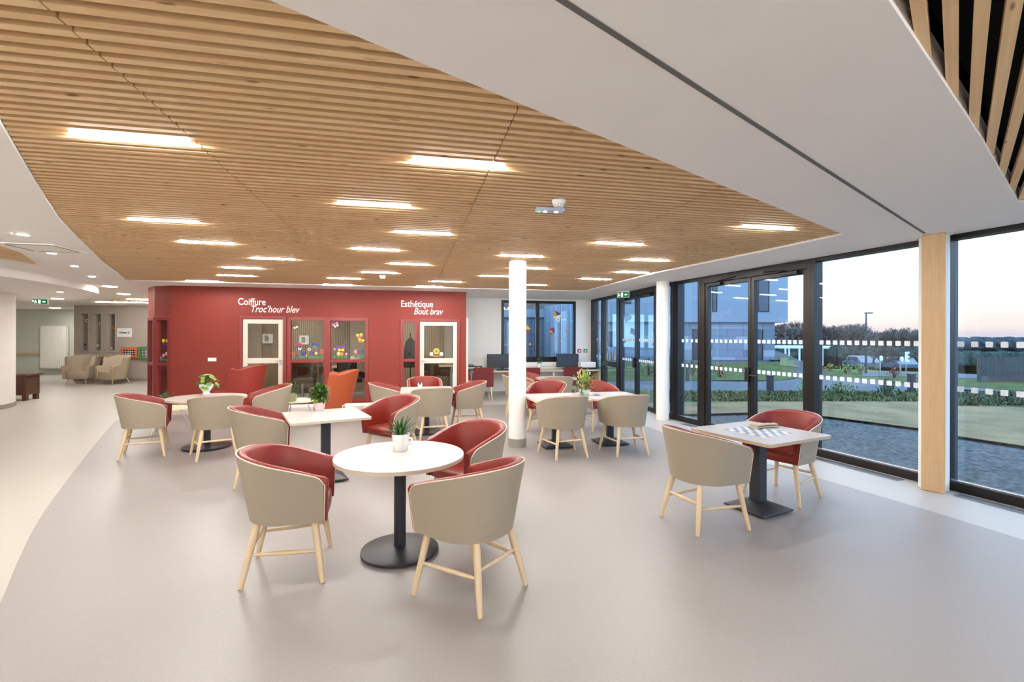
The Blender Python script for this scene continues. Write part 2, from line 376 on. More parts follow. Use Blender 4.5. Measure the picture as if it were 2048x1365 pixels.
sc = struct(empty('ceiling_slats'), 'large curved field of pale timber slats set in the white ceiling')
put_slats(sc, slats(MAIN, A12, cuts, lights), M['slat'])
mb = MB(); mb.prism(MAIN, 2.895, 2.90); mb.build('backing_felt', M['backing'], sc)
sc2 = struct(empty('ceiling_slats'), 'diagonal timber slats over dark void in the ceiling by the windows')
put_slats(sc2, slats(SIDE, R(46.8), [], []), M['slat2'])
mb = MB()
for k in range(9): mb.box(0, 6, -.02, .02, 2.885, 2.895, frame((.2+.55*k, 1.4-.4*k-.9), R(22)))
mb.build('metal_runner', M['stripe'], sc2)
sc3 = struct(empty('ceiling_slats'), 'small wedge of timber slats above the cream walkway')
put_slats(sc3, slats(SL2, A12, [], []), M['slat'])
mb = MB(); mb.prism(SL2, 2.895, 2.90); mb.build('backing_felt', M['backing'], sc3)
sc4 = struct(empty('ceiling_slats'), 'far wedge of timber slats above the beige lounge chairs')
put_slats(sc4, slats(SL3, A12, [], []), M['slat'], 40)
mb = MB(); mb.prism(SL3, 2.895, 2.90); mb.build('backing_felt', M['backing'], sc4)

# ------------------------------------------------------------------ light strips
def strip(loc, rz, label, m, L=.6, group='light strips recessed between the ceiling slats'):
    t = empty('light_strip', loc, rz, label, 'ceiling light', group)
    mb = MB(); mb.box(-L/2, L/2, -.026, .026, .004, .045); mb.build('housing', M['tubeoff'], t)
    mb = MB(); mb.box(-L/2+.004, L/2-.004, -.022, .022, -.012, .004); mb.build('diffuser', m, t)
    return t
def strip_box(loc, rz, label, m, L, group):  # added strips out of view; deep glowing sides shaped to brighten the ceiling
    t = empty('light_strip', loc, rz, label, 'ceiling light', group)
    mb = MB(); mb.box(-L/2-.01, L/2+.01, -.03, .03, -.012, 0); mb.build('housing', M['tubeoff'], t)
    mb = MB(); mb.box(-L/2, L/2, -.06, .06, -.09, -.012); mb.build('diffuser', m, t, bevel=.01)
LBL = ['light strip nearest the curved white edge at upper left', 'light strip crossing the panel joint above the nearest tables', 'light strip between the two nearest strips and the middle of the slats', 'light strip closest behind the upper left one, over the walkway side',
 'short-looking light strip left of middle, third back along the curved edge', 'light strip just left of the centre panel joint, mid ceiling', 'light strip one row behind the one left of the centre joint', 'light strip above the word Coiffure, front one', 'light strip above the word Coiffure, middle one', 'light strip above the word Coiffure, rear one', 'light strip closest to the far left corner of the red wall',
 'light strip halfway between the round detector and the white pole', 'light strip just left of the round detector, front', 'light strip left of the round detector, second row', 'light strip closest to the red wall above the glazed panels',
 'light strip touching the top of the white pole', 'light strip ending at the left of the white pole', 'light strip above the word Esthétique, second from the wall', 'light strip above the word Esthétique, closest to the wall', 'light strip peeping out right of the white pole, upper', 'light strip peeping out right of the white pole, middle', 'light strip peeping out right of the white pole, closest to the back window',
 'light strip right of the white pole, first in the window-side row', 'light strip nearest above the round white pillar by the glass', 'light strip behind the one above the window pillar', 'light strip nearest the far window-side corner of the slats', 'light strip in the pointed right tip of the slats']
for (s, k), lb in zip(lights, LBL):
    c = U*s+V*(k*PITCH+SW/2); strip((c.x, c.y, ZS+.004), A12, lb, M['tube'])
for i, (x, y) in enumerate(((-4.6, 1.6), (-6.4, 3.4), (-2.6, -1.2), (-.4, -2.6), (2.2, -2.4), (4.6, -1.6), (-5.2, -2.2), (-9.5, 2.0), (1.2, -.6))):
    strip_box((x, y, ZC-.002), A12, 'added surface light strip, unseen in the white ceiling behind the camera, number %s from the walkway' % ('one', 'two', 'three', 'four', 'five', 'six', 'seven', 'eight', 'nine')[i], M['backtube'], 1.2, 'added light strips behind the camera, unseen')

# ------------------------------------------------------------------ walls: helper for a wall with openings
def wall(name, A, D, L, th, z1, holes, m, label=None, out_sign=1):
    """vertical wall from A along D; holes = (s0, s1, z0, z1); thickness goes to the +normal (left of D)"""
    ang = math.atan2(D.y, D.x); Fm = frame(A, ang); mb = MB()
    ss = sorted({0, L}|{h[0] for h in holes}|{h[1] for h in holes})
    for a, b in zip(ss, ss[1:]):
        hs = sorted([h for h in holes if h[0] < (a+b)/2 < h[1]], key=lambda h: h[2]); z = 0
        for h in hs:
            if h[2] > z+1e-4: mb.box(a, b, 0, th, z, h[2], Fm)
            z = h[3]
        if z < z1-1e-4: mb.box(a, b, 0, th, z, z1, Fm)
    return struct(mb.build(name, m), label), Fm
sR = lambda px: on_line(px, RW0, DR)
def zR(px, py):
    p = RW0+DR*sR(px); return zat(px, py, p.y)
z_op = 2.06
D1 = (sR(482), sR(569), 0, zR(525, 636)); W1 = (sR(577), sR(653), .12, zR(615, 637)); W2 = (sR(656), sR(735), .12, zR(700, 638)); W3 = (sR(803), sR(834), .12, zR(815, 641)); D2 = (sR(837), sR(917), 0, zR(880, 641))
LRW = (RW1-RW0).length
wr_, FR_ = wall('wall_red', RW0, DR, LRW, .12, ZC, [D1, W1, W2, W3, D2], M['red'], 'long brick-red wall of the two salons with glazed doors and panels')
mb = MB(); mb.box(0, D1[0]-.04, -.012, 0, 0, .07, FR_); mb.box(D1[1]+.03, D2[0]-.03, -.012, 0, 0, .07, FR_); mb.box(D2[1]+.03, LRW, -.012, 0, 0, .07, FR_)
struct(mb.build('baseboard_red', M['white']))
def rect_frame(mb, s0, s1, z0, z1, w, y0, y1, Fm, bottom=True):
    mb.box(s0, s0+w, y0, y1, z0, z1, Fm); mb.box(s1-w, s1, y0, y1, z0, z1, Fm); mb.box(s0+w, s1-w, y0, y1, z1-w, z1, Fm)
    if bottom: mb.box(s0+w, s1-w, y0, y1, z0, z0+w, Fm)
def flower(mb, x, z, r, Fm, ci, cc, y):
    def disc(cx, cz, rr, mi, yy, n=10):
        vs = [Fm@Vector((cx, yy, cz))]+[Fm@Vector((cx+rr*math.cos(2*math.pi*k/n), yy, cz+rr*math.sin(2*math.pi*k/n))) for k in range(n)]
        mb.add(vs, [(0, (k+1) % n+1, k+1) for k in range(n)], mi)
    for k in range(6):
        a = k*math.pi/3; disc(x+r*.62*math.cos(a), z+r*.62*math.sin(a), r*.42, ci, y, 7)
    disc(x, z, r*.45, cc, y-.001)
STM = [mat('sticker_'+n_, c_, .6) for n_, c_ in (('green', rgb(70, 130, 70)), ('yellow', rgb(226, 190, 50)), ('blue', rgb(50, 60, 140)), ('pink', rgb(214, 110, 150)), ('white', rgb(236, 236, 236)), ('orange', rgb(220, 110, 60)), ('purple', rgb(110, 60, 130)), ('brown', rgb(96, 70, 40)), ('red', rgb(176, 40, 50)), ('teal', rgb(40, 110, 120)))]
def butterfly(mb, x, z, r, Fm, c1, c2, y, ang=0):
    for sx in (-1, 1):
        for (w, h, dz, ci) in ((1, .75, .3, c1), (.7, .6, -.4, c2)):
            vs = []
            for k in range(9):
                a = 2*math.pi*k/9; lx = sx*(.55*w+.5*w*math.cos(a)); lz = dz+.45*h*math.sin(a)*1.3
                vs.append(Fm@Vector((x+r*(lx*math.cos(ang)-lz*math.sin(ang)), y, z+r*(lx*math.sin(ang)+lz*math.cos(ang)))))
            mb.add(vs, [tuple(range(9))], ci)
def dark_bits(mb, x, z, r, Fm, y):
    for k in range(3): mb.box(x-r*.06, x+r*.06, y-.001, y, z-r*.6+k*r*.3, z-r*.4+k*r*.3, Fm, 7)
def meadow(s0, s1, z0, Fm, y, seed, parent, n=9, h=.2):
    """row of stuck-on paper flowers along the foot of a pane"""
    rnd = random.Random(seed)
    for k in range(n):
        mb = MB(); x = s0+(s1-s0)*(k+.5)/n+rnd.uniform(-.01, .01); r = rnd.uniform(.035, .052); z = z0+.06+rnd.uniform(.02, h)
        mb.box(x-.004, x+.004, y, y+.001, z0+.005, z, Fm, 0)
        for q in (-1, 1): mb.add([Fm@Vector((x, y, z0+.02)), Fm@Vector((x+q*.045, y, z0+.07)), Fm@Vector((x+q*.01, y, z0+.09))], [(0, 1, 2)], 0)
        flower(mb, x, z, r, Fm, rnd.choice([1, 2, 3, 4, 5, 4, 6]), rnd.choice([1, 4, 7, 2]), y-.001)
        mb.build('flower_sticker', STM, parent)
def glazed(name, h, Fm, mid, m, seed, flowers, label):
    s0, s1, z0, z1 = h; mb = MB(); rect_frame(mb, s0-.03, s1+.03, z0-.03, z1+.03, .085, -.02, .08, Fm)
    mb.box(s0+.055, s1-.055, -.02, .08, mid-.035, mid+.035, Fm)
    w = struct(mb.build(name, m, bevel=.006), label)
    mb = MB(); mb.box(s0+.05, s1-.05, .03, .04, mid+.03, z1-.05, Fm); mb.build('pane', M['glass_in'], w)
    mb = MB(); mb.box(s0+.05, s1-.05, .03, .04, z0+.05, mid-.03, Fm); mb.build('pane', M['glass_in'], w)
    return w
zmid = zR(615, 723)
w1 = glazed('window_1', W1, FR_, zmid, M['redtrim'], 1, True, 'red-framed glazed panel beside the Coiffure door, with bird and flower stickers')
w2 = glazed('window_2', W2, FR_, zmid, M['redtrim'], 2, True, 'red-framed glazed panel with butterfly stickers')
w3 = glazed('window_3', W3, FR_, zmid, M['redtrim'], 3, False, 'narrow red-framed glazed panel left of the Esthétique door')
meadow(W1[0]+.07, W1[1]-.07, zmid+.04, FR_, .024, 3, w1, 10)
meadow(W2[0]+.1, W2[0]+.45, zmid+.04, FR_, .024, 5, w2, 4, .22); meadow(W2[1]-.32, W2[1]-.07, zmid+.04, FR_, .024, 6, w2, 3, .22)
for (w, px, py, r, a, b, an) in ((w1, 590, 653, .07, 7, 4, .4), (w1, 597, 692, .075, 8, 2, .2), (w1, 630, 692, .08, 2, 0, -.2), (w2, 671, 650, .075, 3, 4, .5), (w2, 719, 672, .075, 1, 5, .2), (w2, 722, 682, .07, 1, 5, -.3), (w2, 682, 697, .10, 6, 1, .0)):
    mb = MB(); butterfly(mb, sR(px), zR(px, py), r, FR_, a, b, .022, an); dark_bits(mb, sR(px), zR(px, py), r, FR_, .021); mb.build('butterfly_sticker', STM, w)
def glazed_door(name, h, Fm, mid, label, hinge):
    s0, s1, z0, z1 = h
    mb = MB(); rect_frame(mb, s0-.04, s1+.04, 0, z1+.04, .07, -.02, .12, Fm, False)
    d = struct(mb.build(name, M['redtrim'], bevel=.006), label)
    a, b, t = s0+.034, s1-.034, z1-.034
    mb = MB(); mb.box(a, a+.10, .01, .05, .01, t, Fm); mb.box(b-.10, b, .01, .05, .01, t, Fm); mb.box(a+.1, b-.1, .01, .05, t-.10, t, Fm); mb.box(a+.1, b-.1, .01, .05, .01, .18, Fm); mb.box(a+.1, b-.1, .01, .05, mid-.06, mid+.06, Fm)
    lf = mb.build('door_leaf', M['beige_frame'], d, bevel=.004)
    mb = MB(); mb.box(a+.1, b-.1, .026, .034, mid+.06, t-.10, Fm); mb.build('pane', M['glass_in'], d)
    mb = MB(); mb.box(a+.1, b-.1, .026, .034, .18, mid-.06, Fm); mb.build('pane', M['glass_in'], d)
    x = b-.05 if hinge < 0 else a+.05; q = -1 if hinge < 0 else 1
    mb = MB(); mb.tube([Fm@Vector((x, .01, mid)), Fm@Vector((x, -.045, mid)), Fm@Vector((x+q*.11, -.045, mid))], .009, 8); mb.tube([Fm@Vector((x, .008, mid)), Fm@Vector((x, -.004, mid))], .026, 14); mb.tube([Fm@Vector((x, .008, mid-.075)), Fm@Vector((x, -.004, mid-.075))], .024, 14)
    mb.build('door_handle', M['steel'], d, smooth=True); return d
dd1 = glazed_door('door_1', D1, FR_, zR(525, 722), 'beige glazed door of the hair salon under the word Coiffure', -1)
dd2 = glazed_door('door_2', D2, FR_, zR(880, 722), 'beige glazed door under the word Esthétique, with a mushroom-like sticker', 1)
# sticker on the second door: yellow flower-headed figure between two white clouds (plain blobs)
mb = MB(); x, z = sR(873), zR(873, 707); flower(mb, x, z+.05, .075, FR_, 1, 0, .022)
for q in (-1, 1): flower(mb, x+q*.12, z-.02, .05, FR_, 4, 4, .022)
mb.box(x-.08, x+.08, .021, .022, z-.09, z-.055, FR_, 5); mb.build('flower_sticker', STM, dd2)
mb = MB(); mb.box(sR(417)-.01, sR(432)+.01, -.012, 0, zR(424, 723), zR(424, 716), FR_); mb.build('wall_switch', M['white'], bevel=.004)
tag(bpy.data.objects['wall_switch'], 'white double switch plate on the red wall', 'switch')

# lettering on the red wall
def text_mesh(name, s, Fm, s0, s1, z0, z1, m, parent=None, shear=0, bold=0, y=-.002, depth=.001):
    cu = bpy.data.curves.new(name, 'FONT'); cu.body = s; cu.size = 1; cu.shear = shear; cu.offset = bold; cu.extrude = .002; cu.resolution_u = 4
    o = bpy.data.objects.new(name, cu); COL.objects.link(o); dg = bpy.context.evaluated_depsgraph_get(); dg.update()
    me = bpy.data.meshes.new_from_object(o.evaluated_get(dg)); bpy.data.objects.remove(o)
    xs = [v.co.x for v in me.vertices]; ys = [v.co.y for v in me.vertices]; ax, bx, ay, by = min(xs), max(xs), min(ys), max(ys)
    for v in me.vertices:
        v.co = Fm@Vector((s0+(v.co.x-ax)/(bx-ax)*(s1-s0), y-depth*v.co.z/.002, z0+(v.co.y-ay)/(by-ay)*(z1-z0)))
    me.materials.clear(); me.materials.append(m); q = bpy.data.objects.new(name, me); COL.objects.link(q)
    if parent: q.parent = parent
    return q
for (s_, x0, x1, yb, yt, sh, bo) in (('Coiffure', 476, 531, 610.5, 597, 0, .006), ("Troc\u2019hour blev", 503, 599.5, 625.5, 612, .32, .004), ('Esthétique', 802, 866, 618.5, 602, 0, .006), ('Bout brav', 828, 886.5, 629.5, 617, .32, .004)):
    t = text_mesh('wall_lettering', s_, FR_, sR(x0), sR(x1), zR((x0+x1)/2, yb), zR((x0+x1)/2, yt), M['text'], None, sh, bo)
    tag(t, {'C': "white upright word Coiffure on the red wall", 'T': "white slanted words Troc'hour blev on the red wall", 'E': 'white upright word Esthétique on the red wall', 'B': 'white slanted words Bout brav on the red wall'}[s_[0]], 'lettering')

# angled glazed corner at the left end of the red wall
bay = [RW0, Vector((-7.99, 10.617)), Vector((-8.429, 11.005)), Vector((-8.75, 11.7)), Vector((-8.8, 13.2))]
zb1, zbm = 2.06, 1.02
for i, (a, b) in enumerate(zip(bay, bay[1:])):
    D = (a-b).normalized(); L = (a-b).length
    # seen from outside the salon: wall runs b -> a, its back towards the salon
    if i < 2:
        h = (.06, L-.07, .14, zb1); w_, Fm = wall('wall_corner', b, D, L, .1, ZC, [h], M['red'], 'red corner facet of the salon block')
        g = glazed('window_%d' % (4+i), (h[0]-.03, h[1]+.03, h[2], h[3]), Fm, zbm, M['redtrim'], 0, 0, 'tall red-framed glazing in the corner facet of the salon')
        if i == 0: meadow(h[0]+.06, h[1]-.06, zbm+.04, Fm, .024, 9, g, 3, .15); mb = MB(); butterfly(mb, (h[0]+h[1])/2+.05, 1.52, .1, Fm, 1, 2, .022); mb.build('butterfly_sticker', STM, g)
    else: wall('wall_corner', b, D, L, .1, ZC, [], M['red'], 'red side of the salon block')
# return from the red wall to the white back wall, with pale door casing
wall('wall_return', RW1+V*.12, V, 1.46, .1, ZC, [], M['plaster'])
mb = MB(); mb.box(LRW, LRW+.05, -.02, .12, 0, zR(935, 636), FR_); struct(mb.build('trim_2', M['beige_frame']), 'cream upright casing at the end of the red wall')

# rooms behind the red wall
dep = 3.0; bk, Fb = wall('wall_room_back', RW0+V*dep-U*1.2, U, LRW+1.1, .1, ZC, [], M['roomwall'])
mb = MB(); 
for k in range(0, 44): mb.box(2.2+k*.055, 2.235+k*.055, -.02, 0, 0, ZC, Fb)
for k in range(0, 24): mb.box(6.1+k*.055, 6.135+k*.055, -.02, 0, 0, ZC, Fb)
o_ = mb.build('wall_battens', M['roomwood']); o_['kind'] = 'structure'
wall('wall_room_divider', RW0+U*4.35+V*.12, V, dep-.1, .08, ZC, [], M['roomwall'])
# simple furnishing seen through the salon glass
def rbox(name, s0, s1, y0, y1, z0, z1, m, label, cat, bev=.01):
    mb = MB(); mb.box(s0, s1, y0, y1, z0, z1, FR_); return tag(mb.build(name, m, bevel=bev), label, cat)
def poster(s0, s1, z0, z1, y, label):
    mb = MB(); mb.box(s0, s1, y, y+.006, z0, z1, FR_); q = tag(mb.build('poster', M['paper']), label, 'poster')
    mb = MB(); rnd = random.Random(4)
    for k in range(5): a = s0+.05+rnd.random()*(s1-s0-.2); c = z0+.06+k*(z1-z0-.1)/5; mb.box(a, a+.1, y-.002, y, c, c+.02, FR_)
    mb.build('print', M['ink'], q)
sB = lambda px, d: on_line(px, RW0+V*d, DR)
poster(sB(524, 2.9), sB(545, 2.9), 1.45, 1.72, 2.93, 'white sheet on the back wall seen through the Coiffure door')
poster(sB(598, 2.9), sB(617, 2.9), 1.42, 1.68, 2.93, 'white sheet on the back wall seen through the middle glazed panel')
def counter(s0, s1, d0, d1, h, label):
    t = empty('counter', (0, 0, 0), 0, label, 'counter'); mb = MB(); mb.box(s0, s1, d0, d1, h-.04, h, FR_); mb.build('worktop', M['deskwood'], t, bevel=.004)
    mb = MB(); mb.box(s0+.03, s0+.06, d0+.04, d1-.02, 0, h-.04, FR_); mb.box(s1-.06, s1-.03, d0+.04, d1-.02, 0, h-.04, FR_); mb.box(s0+.06, s1-.06, d1-.05, d1-.02, .1, h-.04, FR_); mb.build('side_panel', M['roomwood'], t)
counter(sB(585, 2.5), sB(640, 2.5), 2.4, 2.88, .95, 'wooden counter against the back wall of the hair salon')
counter(sB(664, 1.6), sB(694, 1.6), 1.5, 2.0, .85, 'small pale table behind the glazed panel with butterflies')
counter(sB(848, 2.3), sB(905, 2.3), 2.3, 2.8, .8, 'low counter seen through the Esthétique door')
def salon_chair(s, d, label, m):
    c = FR_@Vector((s, d, 0)); t = empty('salon_chair', c, A12+.4, label, 'chair', 'salon chairs behind the glass')
    mb = MB(); mb.box(-.27, .27, -.26, .26, .45, .56); mb.build('seat', m, t, bevel=.04, seg=3)
    mb = MB(); mb.box(-.26, .26, .2, .3, .56, 1.0); mb.build('backrest', m, t, bevel=.04, seg=3)
    for q in (-1, 1): mb = MB(); mb.box(q*.3-.03, q*.3+.03, -.25, .25, .56, .72); mb.build('armrest', m, t, bevel=.02)
    mb = MB(); mb.lathe([(.03, .03), (.03, .45)], 14); mb.lathe([(.26, 0), (.26, .02), (.05, .04)], 24); mb.build('pedestal', M['steel'], t, smooth=True)
salon_chair(sB(605, 1.3), 1.3, 'dark salon chair behind the left glazed panel', M['backing'])
salon_chair(sB(700, 1.3), 1.25, 'black salon chair behind the panel with butterflies', M['black'])
salon_chair(sB(868, 1.4), 1.4, 'brown chair behind the Esthétique door', M['backing'])
mb = MB(); mb.box(sB(700, 1.9), sB(722, 1.9), 1.9, 2.1, .9, 1.12, FR_); tag(mb.build('wash_basin', M['ceramic'], bevel=.05, seg=4), 'white basin in the hair salon behind the black chair', 'basin')
# coat on a stand in the narrow panel
c = FR_@Vector((sB(821, .9), .9, 0)); t = empty('coat_stand', c, 0, 'dark coat hanging on a stand in the narrow glazed panel', 'coat stand')
mb = MB(); mb.lathe([(.15, 0), (.15, .02), (.015, .03), (.015, 1.75)], 16); mb.build('stand', M['black'], t)
mb = MB(); mb.lathe([(.17, .85), (.18, 1.1), (.15, 1.4), (.12, 1.52), (.04, 1.62)], 18); mb.build('coat', mat('charcoal_cloth', rgb(40, 38, 36), .9), t, smooth=True)
M['room_fill'] = emis('room_fill_glow', (1, .92, .8, 1), 150)  # fill for the salons: lamps added out of sight to brighten the interiors
for i, (s, d) in enumerate(((2.2, 1.6), (5.2, 1.5))):
    c = FR_@Vector((s, d, 0)); t = empty('room_fill_light', (c.x, c.y, ZC-.01), A12, 'added fill light, unseen, under the ceiling of the %s' % ('hair salon', 'beauty room')[i], 'ceiling light')
    mb = MB(); mb.lathe([(.14, -.012), (.15, 0)], 24); mb.build('diffuser', M['room_fill'], t)

# ------------------------------------------------------------------ white back wall with window
sB_ = lambda px: on_line(px, BW0, U)
LB = 3.9+.05; bw_h = (sB_(1002.5), sB_(1151), zat(1076, 725, 13.75), 2.71)
bw, FBk = wall('wall_back', BW0, U, LB, .25, ZC, [bw_h], M['plaster'], 'white back wall with a dark-framed window over the desk')
mb = MB(); mb.box(0, LB, -.012, 0, 0, .09, FBk); struct(mb.build('baseboard_back', M['greybase']))
s0, s1, z0, z1 = bw_h; mb = MB(); rect_frame(mb, s0, s1, z0, z1, .075, -.02, .06, FBk); sm = sB_(1075); mb.box(sm-.05, sm+.05, -.02, .06, z0+.07, z1-.07, FBk); mb.box(s0+.07, s1-.07, -.02, .06, z0+.07, z0+.15, FBk)
wb = struct(mb.build('window_6', M['alu']), 'dark-framed two-light window in the back wall with kite stickers')
for a, b in ((s0+.07, sm-.05), (sm+.05, s1-.07)):
    mb = MB(); mb.box(a, b, .01, .02, z0+.15, z1-.07, FBk); mb.build('pane', M['glass'], wb)
def kite(px, py, r, cols, an):
    mb = MB(); x, z = sB_(px), zat(px, py, 13.8); c, s = math.cos(an), math.sin(an)
    pt = [(0, 1.25), (.8, .25), (0, -1.0), (-.8, .25)]; q = [FBk@Vector((x+r*(a*c-b*s), .005, z+r*(a*s+b*c))) for a, b in pt]; o = FBk@Vector((x+r*(-.25*s)*1, .005, z+r*.25*c))
    for k in range(4): mb.add([q[k], q[(k+1) % 4], o], [(0, 1, 2)], cols[k])
    for k in range(6):
        a = random.uniform(-.5, .5)*r; b = random.uniform(-.5, .2)*r; mb.box(x+a-.012, x+a+.014, .003, .004, z+b-.012, z+b+.012, FBk, [4, 7, 1][k % 3])
    return mb.build('kite_sticker', STM, wb)
kite(1115, 634, .17, (6, 4, 4, 1), .35); kite(1103, 664, .125, (8, 9, 5, 6), -.5); kite(1055, 662, .13, (1, 6, 8, 1), .1)
for px, py, r in ((1065, 614, .05), (1120, 684, .05), (1060, 689, .05), (1134, 662, .05), (1012, 689, .045), (1095, 683, .03), (1013, 618, .05)): kite(px, py, r, (8, 4, 6, 5), .6)
def wall_sign(px0, px1, py0, py1, m1, m2, label):
    mb = MB(); a, b, c, d = sB_(px0), sB_(px1), zat(px0, py1, 13.9), zat(px0, py0, 13.9); mb.box(a, b, -.03, 0, c, d, FBk); t = mb.build('wall_callpoint', m1, bevel=.004); tag(t, label, 'alarm call point')
    w = (b-a)*.25; mb = MB(); mb.box(a+w, b-w, -.034, -.03, c+w, d-w, FBk); mb.build('button', m2, t)
wall_sign(1155, 1162, 699, 706, STM[8], M['white'], 'small red fire call point on the back wall')
wall_sign(1167, 1174, 699, 706, STM[0], M['white'], 'small green door release on the back wall')

# ------------------------------------------------------------------ closing walls
def plain(name, a, b, m=M['plaster'], label=None): a, b = Vector(a), Vector(b); d = b-a; return wall(name, a, d.normalized(), d.length, .15, ZC, [], m, label)
plain('wall_front', (FB_END.x+.1, -4.5), (-22, -4.5)); plain('wall_left', (-22, -4.5), (-22, 21.5), M['plaster'])
plain('wall_corridor', (-22, 20.3), (-9.0, 20.3), M['sage'], 'pale grey-green corridor wall with a tall radiator')
plain('wall_salon_side', (-8.7, 13.1), (-8.7, 20.3), M['taupe'])
# taupe wall with three narrow windows
TW0, TW1 = Vector((-16.0, 17.35)), Vector((-8.7, 17.7)); TD = (TW1-TW0).normalized(); sT = lambda px: on_line(px, TW0, TD)
hT = [(sT(a), sT(b), zat(180, 702, 17.4), zat(180, 628, 17.4)) for a, b in ((160, 177), (187, 203), (214, 231))]
tw, FT = wall('wall_far', TW0, TD, 7.4, .2, ZC, hT, M['taupe'], 'taupe far wall with three tall slim windows')
mb = MB(); mb.box(0, 7.4, -.012, 0, 0, .1, FT); struct(mb.build('baseboard_far', M['greybase']))
for i, h in enumerate(hT):
    mb = MB(); rect_frame(mb, h[0]-.06, h[1]+.06, h[2]-.06, h[3]+.06, .07, -.02, .05, FT); w = struct(mb.build('window_%d' % (7+i), M['taupe'], bevel=.005), 'tall slim window in the taupe far wall')
    mb = MB(); mb.box(h[0], h[1], .1, .108, h[2], h[3], FT); mb.build('pane', M['glass_in'], w)
    meadow(h[0]+.03, h[1]-.03, h[2], FT, .09, 20+i, w, 2, .2)
    mb = MB(); flower(mb, (h[0]+h[1])/2+.03, h[3]-.35-.15*(i == 2)+.1*(i == 0), .07, FT, (4, 1, 5)[i], 7, .09); mb.build('flower_sticker', STM, w)
plain('wall_far_end', (-16.0, 20.3), (-16.0, 17.35), M['taupe'])
plain('wall_far_room', (-16.0, 19.3), (-9, 19.3), M['greybase'])
mb = MB(); mb.box(sT(150), sT(330), -.05, -.02, .88, .93, FT); tag(mb.build('handrail', M['oak'], bevel=.01), 'wooden handrail along the taupe far wall', 'handrail')
mb = MB(); mb.box(-22, -18.9, 20.2, 20.24, .86, .92); tag(mb.build('handrail', M['oak'], bevel=.01), 'wooden handrail left of the tall radiator', 'handrail')
def corx(px): return (px-1024)/F*20.2
t = empty('radiator', (0, 0, 0), 0, 'tall white panel radiator on the corridor wall', 'radiator'); x0, x1 = corx(83), corx(135); z0, z1 = .25, 2.08
mb = MB(); mb.box(x0, x1, 20.16, 20.26, z0, z1); mb.build('body', M['white'], t, bevel=.01)
for k in range(13): a = x0+(x1-x0)*(k+.5)/13; mb = MB(); mb.box(a-.035, a+.035, 20.13, 20.165, z0+.04, z1-.04); mb.build('fin', M['white'], t, bevel=.008)
# paper sign and two framed pictures on the far wall
def TP(px, py): return sT(px), zat(px, py, (TW0+TD*sT(px)).y)
a, c = TP(234, 674); b, d = TP(264, 657); mb = MB(); mb.box(a, b, -.008, 0, c, d, FT); q = tag(mb.build('paper_sign', M['paper']), 'white paper sign reading Niveau 0 on the taupe wall', 'sign')
text_mesh('lettering', 'Niveau 0', FT, a+.09, b-.09, c+.12, d-.12, M['ink'], q, 0, .03, -.009)
for (x0_, x1_, y0_, y1_, m_, lb) in ((246, 278, 716, 695, STM[5], 'orange framed photo board resting on the handrail'), (281, 304, 719, 694, STM[0], 'green framed picture board resting on the handrail')):
    a, c = TP(x0_, y0_); b, d = TP(x1_, y1_); t = empty('picture_board', (0, 0, 0), 0, lb, 'picture'); mb = MB(); rect_frame(mb, a, b, c, d, .08, -.10, -.06, FT); mb.build('frame', m_, t)
    mb = MB(); mb.box(a+.07, b-.07, -.08, -.07, c+.07, d-.07, FT, 0); rnd = random.Random(2)
    for i in range(5):
        for j in range(3): w_, h_ = (b-a-.16)/5, (d-c-.16)/3; mb.box(a+.085+i*w_, a+.07+(i+1)*w_, -.084, -.08, c+.085+j*h_, c+.07+(j+1)*h_, FT, rnd.choice([1, 2, 1]))
    mb.build('photos', [M['paper'], M['ink'], M['darkwood']], t)
# round wall corner at the left edge of the picture
mb = MB(); mb.lathe([(1.47, 0), (1.47, 2.77)], 96, (-12.84, 10.26, 0)); struct(mb.build('wall_column', M['plaster'], smooth=True), 'broad rounded white wall corner beside the walkway')
mb = MB(); mb.lathe([(1.485, 0), (1.485, .1)], 96, (-12.84, 10.26, 0)); struct(mb.build('baseboard_column', M['greybase'], smooth=True))
# lowered soffit
sof = smooth([(-8.2, 4.5), (-8.33, 7.7), (-8.65, 9.05), (-9.35, 10.7), (-9.75, 11.25), (-10.6, 11.9), (-12.2, 13.2)], 3)+[(-16, 14.0), (-21.9, 14.0), (-21.9, 4.5)]
mb = MB(); mb.prism(sof, 2.63, ZC+.01); struct(mb.build('ceiling_soffit', M['ceil']), 'lowered curved white ceiling edge on the left')
def downlight(px, py, z, r, label, L=0, group='round spots in the white ceiling on the left'):
    c = P(px, py, z); t = empty('downlight', (c.x, c.y, z-.002), A12, label, 'ceiling light', group)
    mb = MB(); mb.lathe([(r*1.25, -.004), (r*1.3, .002)], 24); mb.build('rim', M['white'], t)
    mb = MB(); mb.lathe([(r, -.008), (r, -.003)], 24); mb.build('diffuser', M['spot'], t)
for i, (x, y) in enumerate(((47, 469), (104, 506), (149, 532), (184, 553))): downlight(x, y, ZC, .045, ('round spot nearest the camera in the row beside the slats', 'second round spot from the camera beside the slats', 'third round spot from the camera beside the slats', 'farthest round spot of the row beside the slats')[i])
downlight(220, 573, ZC, .13, 'large round light just past the end of the lowered ceiling'); downlight(248, 588, ZC, .13, 'large round light in front of the far slatted wedge')
downlight(120, 584, 2.63, .05, 'small spot under the lowered ceiling'); downlight(70, 602, 2.63, .05, 'small spot under the lowered ceiling near the exit sign')
downlight(115, 597.5, 2.63, .12, 'large round light under the lowered ceiling'); downlight(110, 616, ZC, .16, 'large round light over the corridor by the radiator')
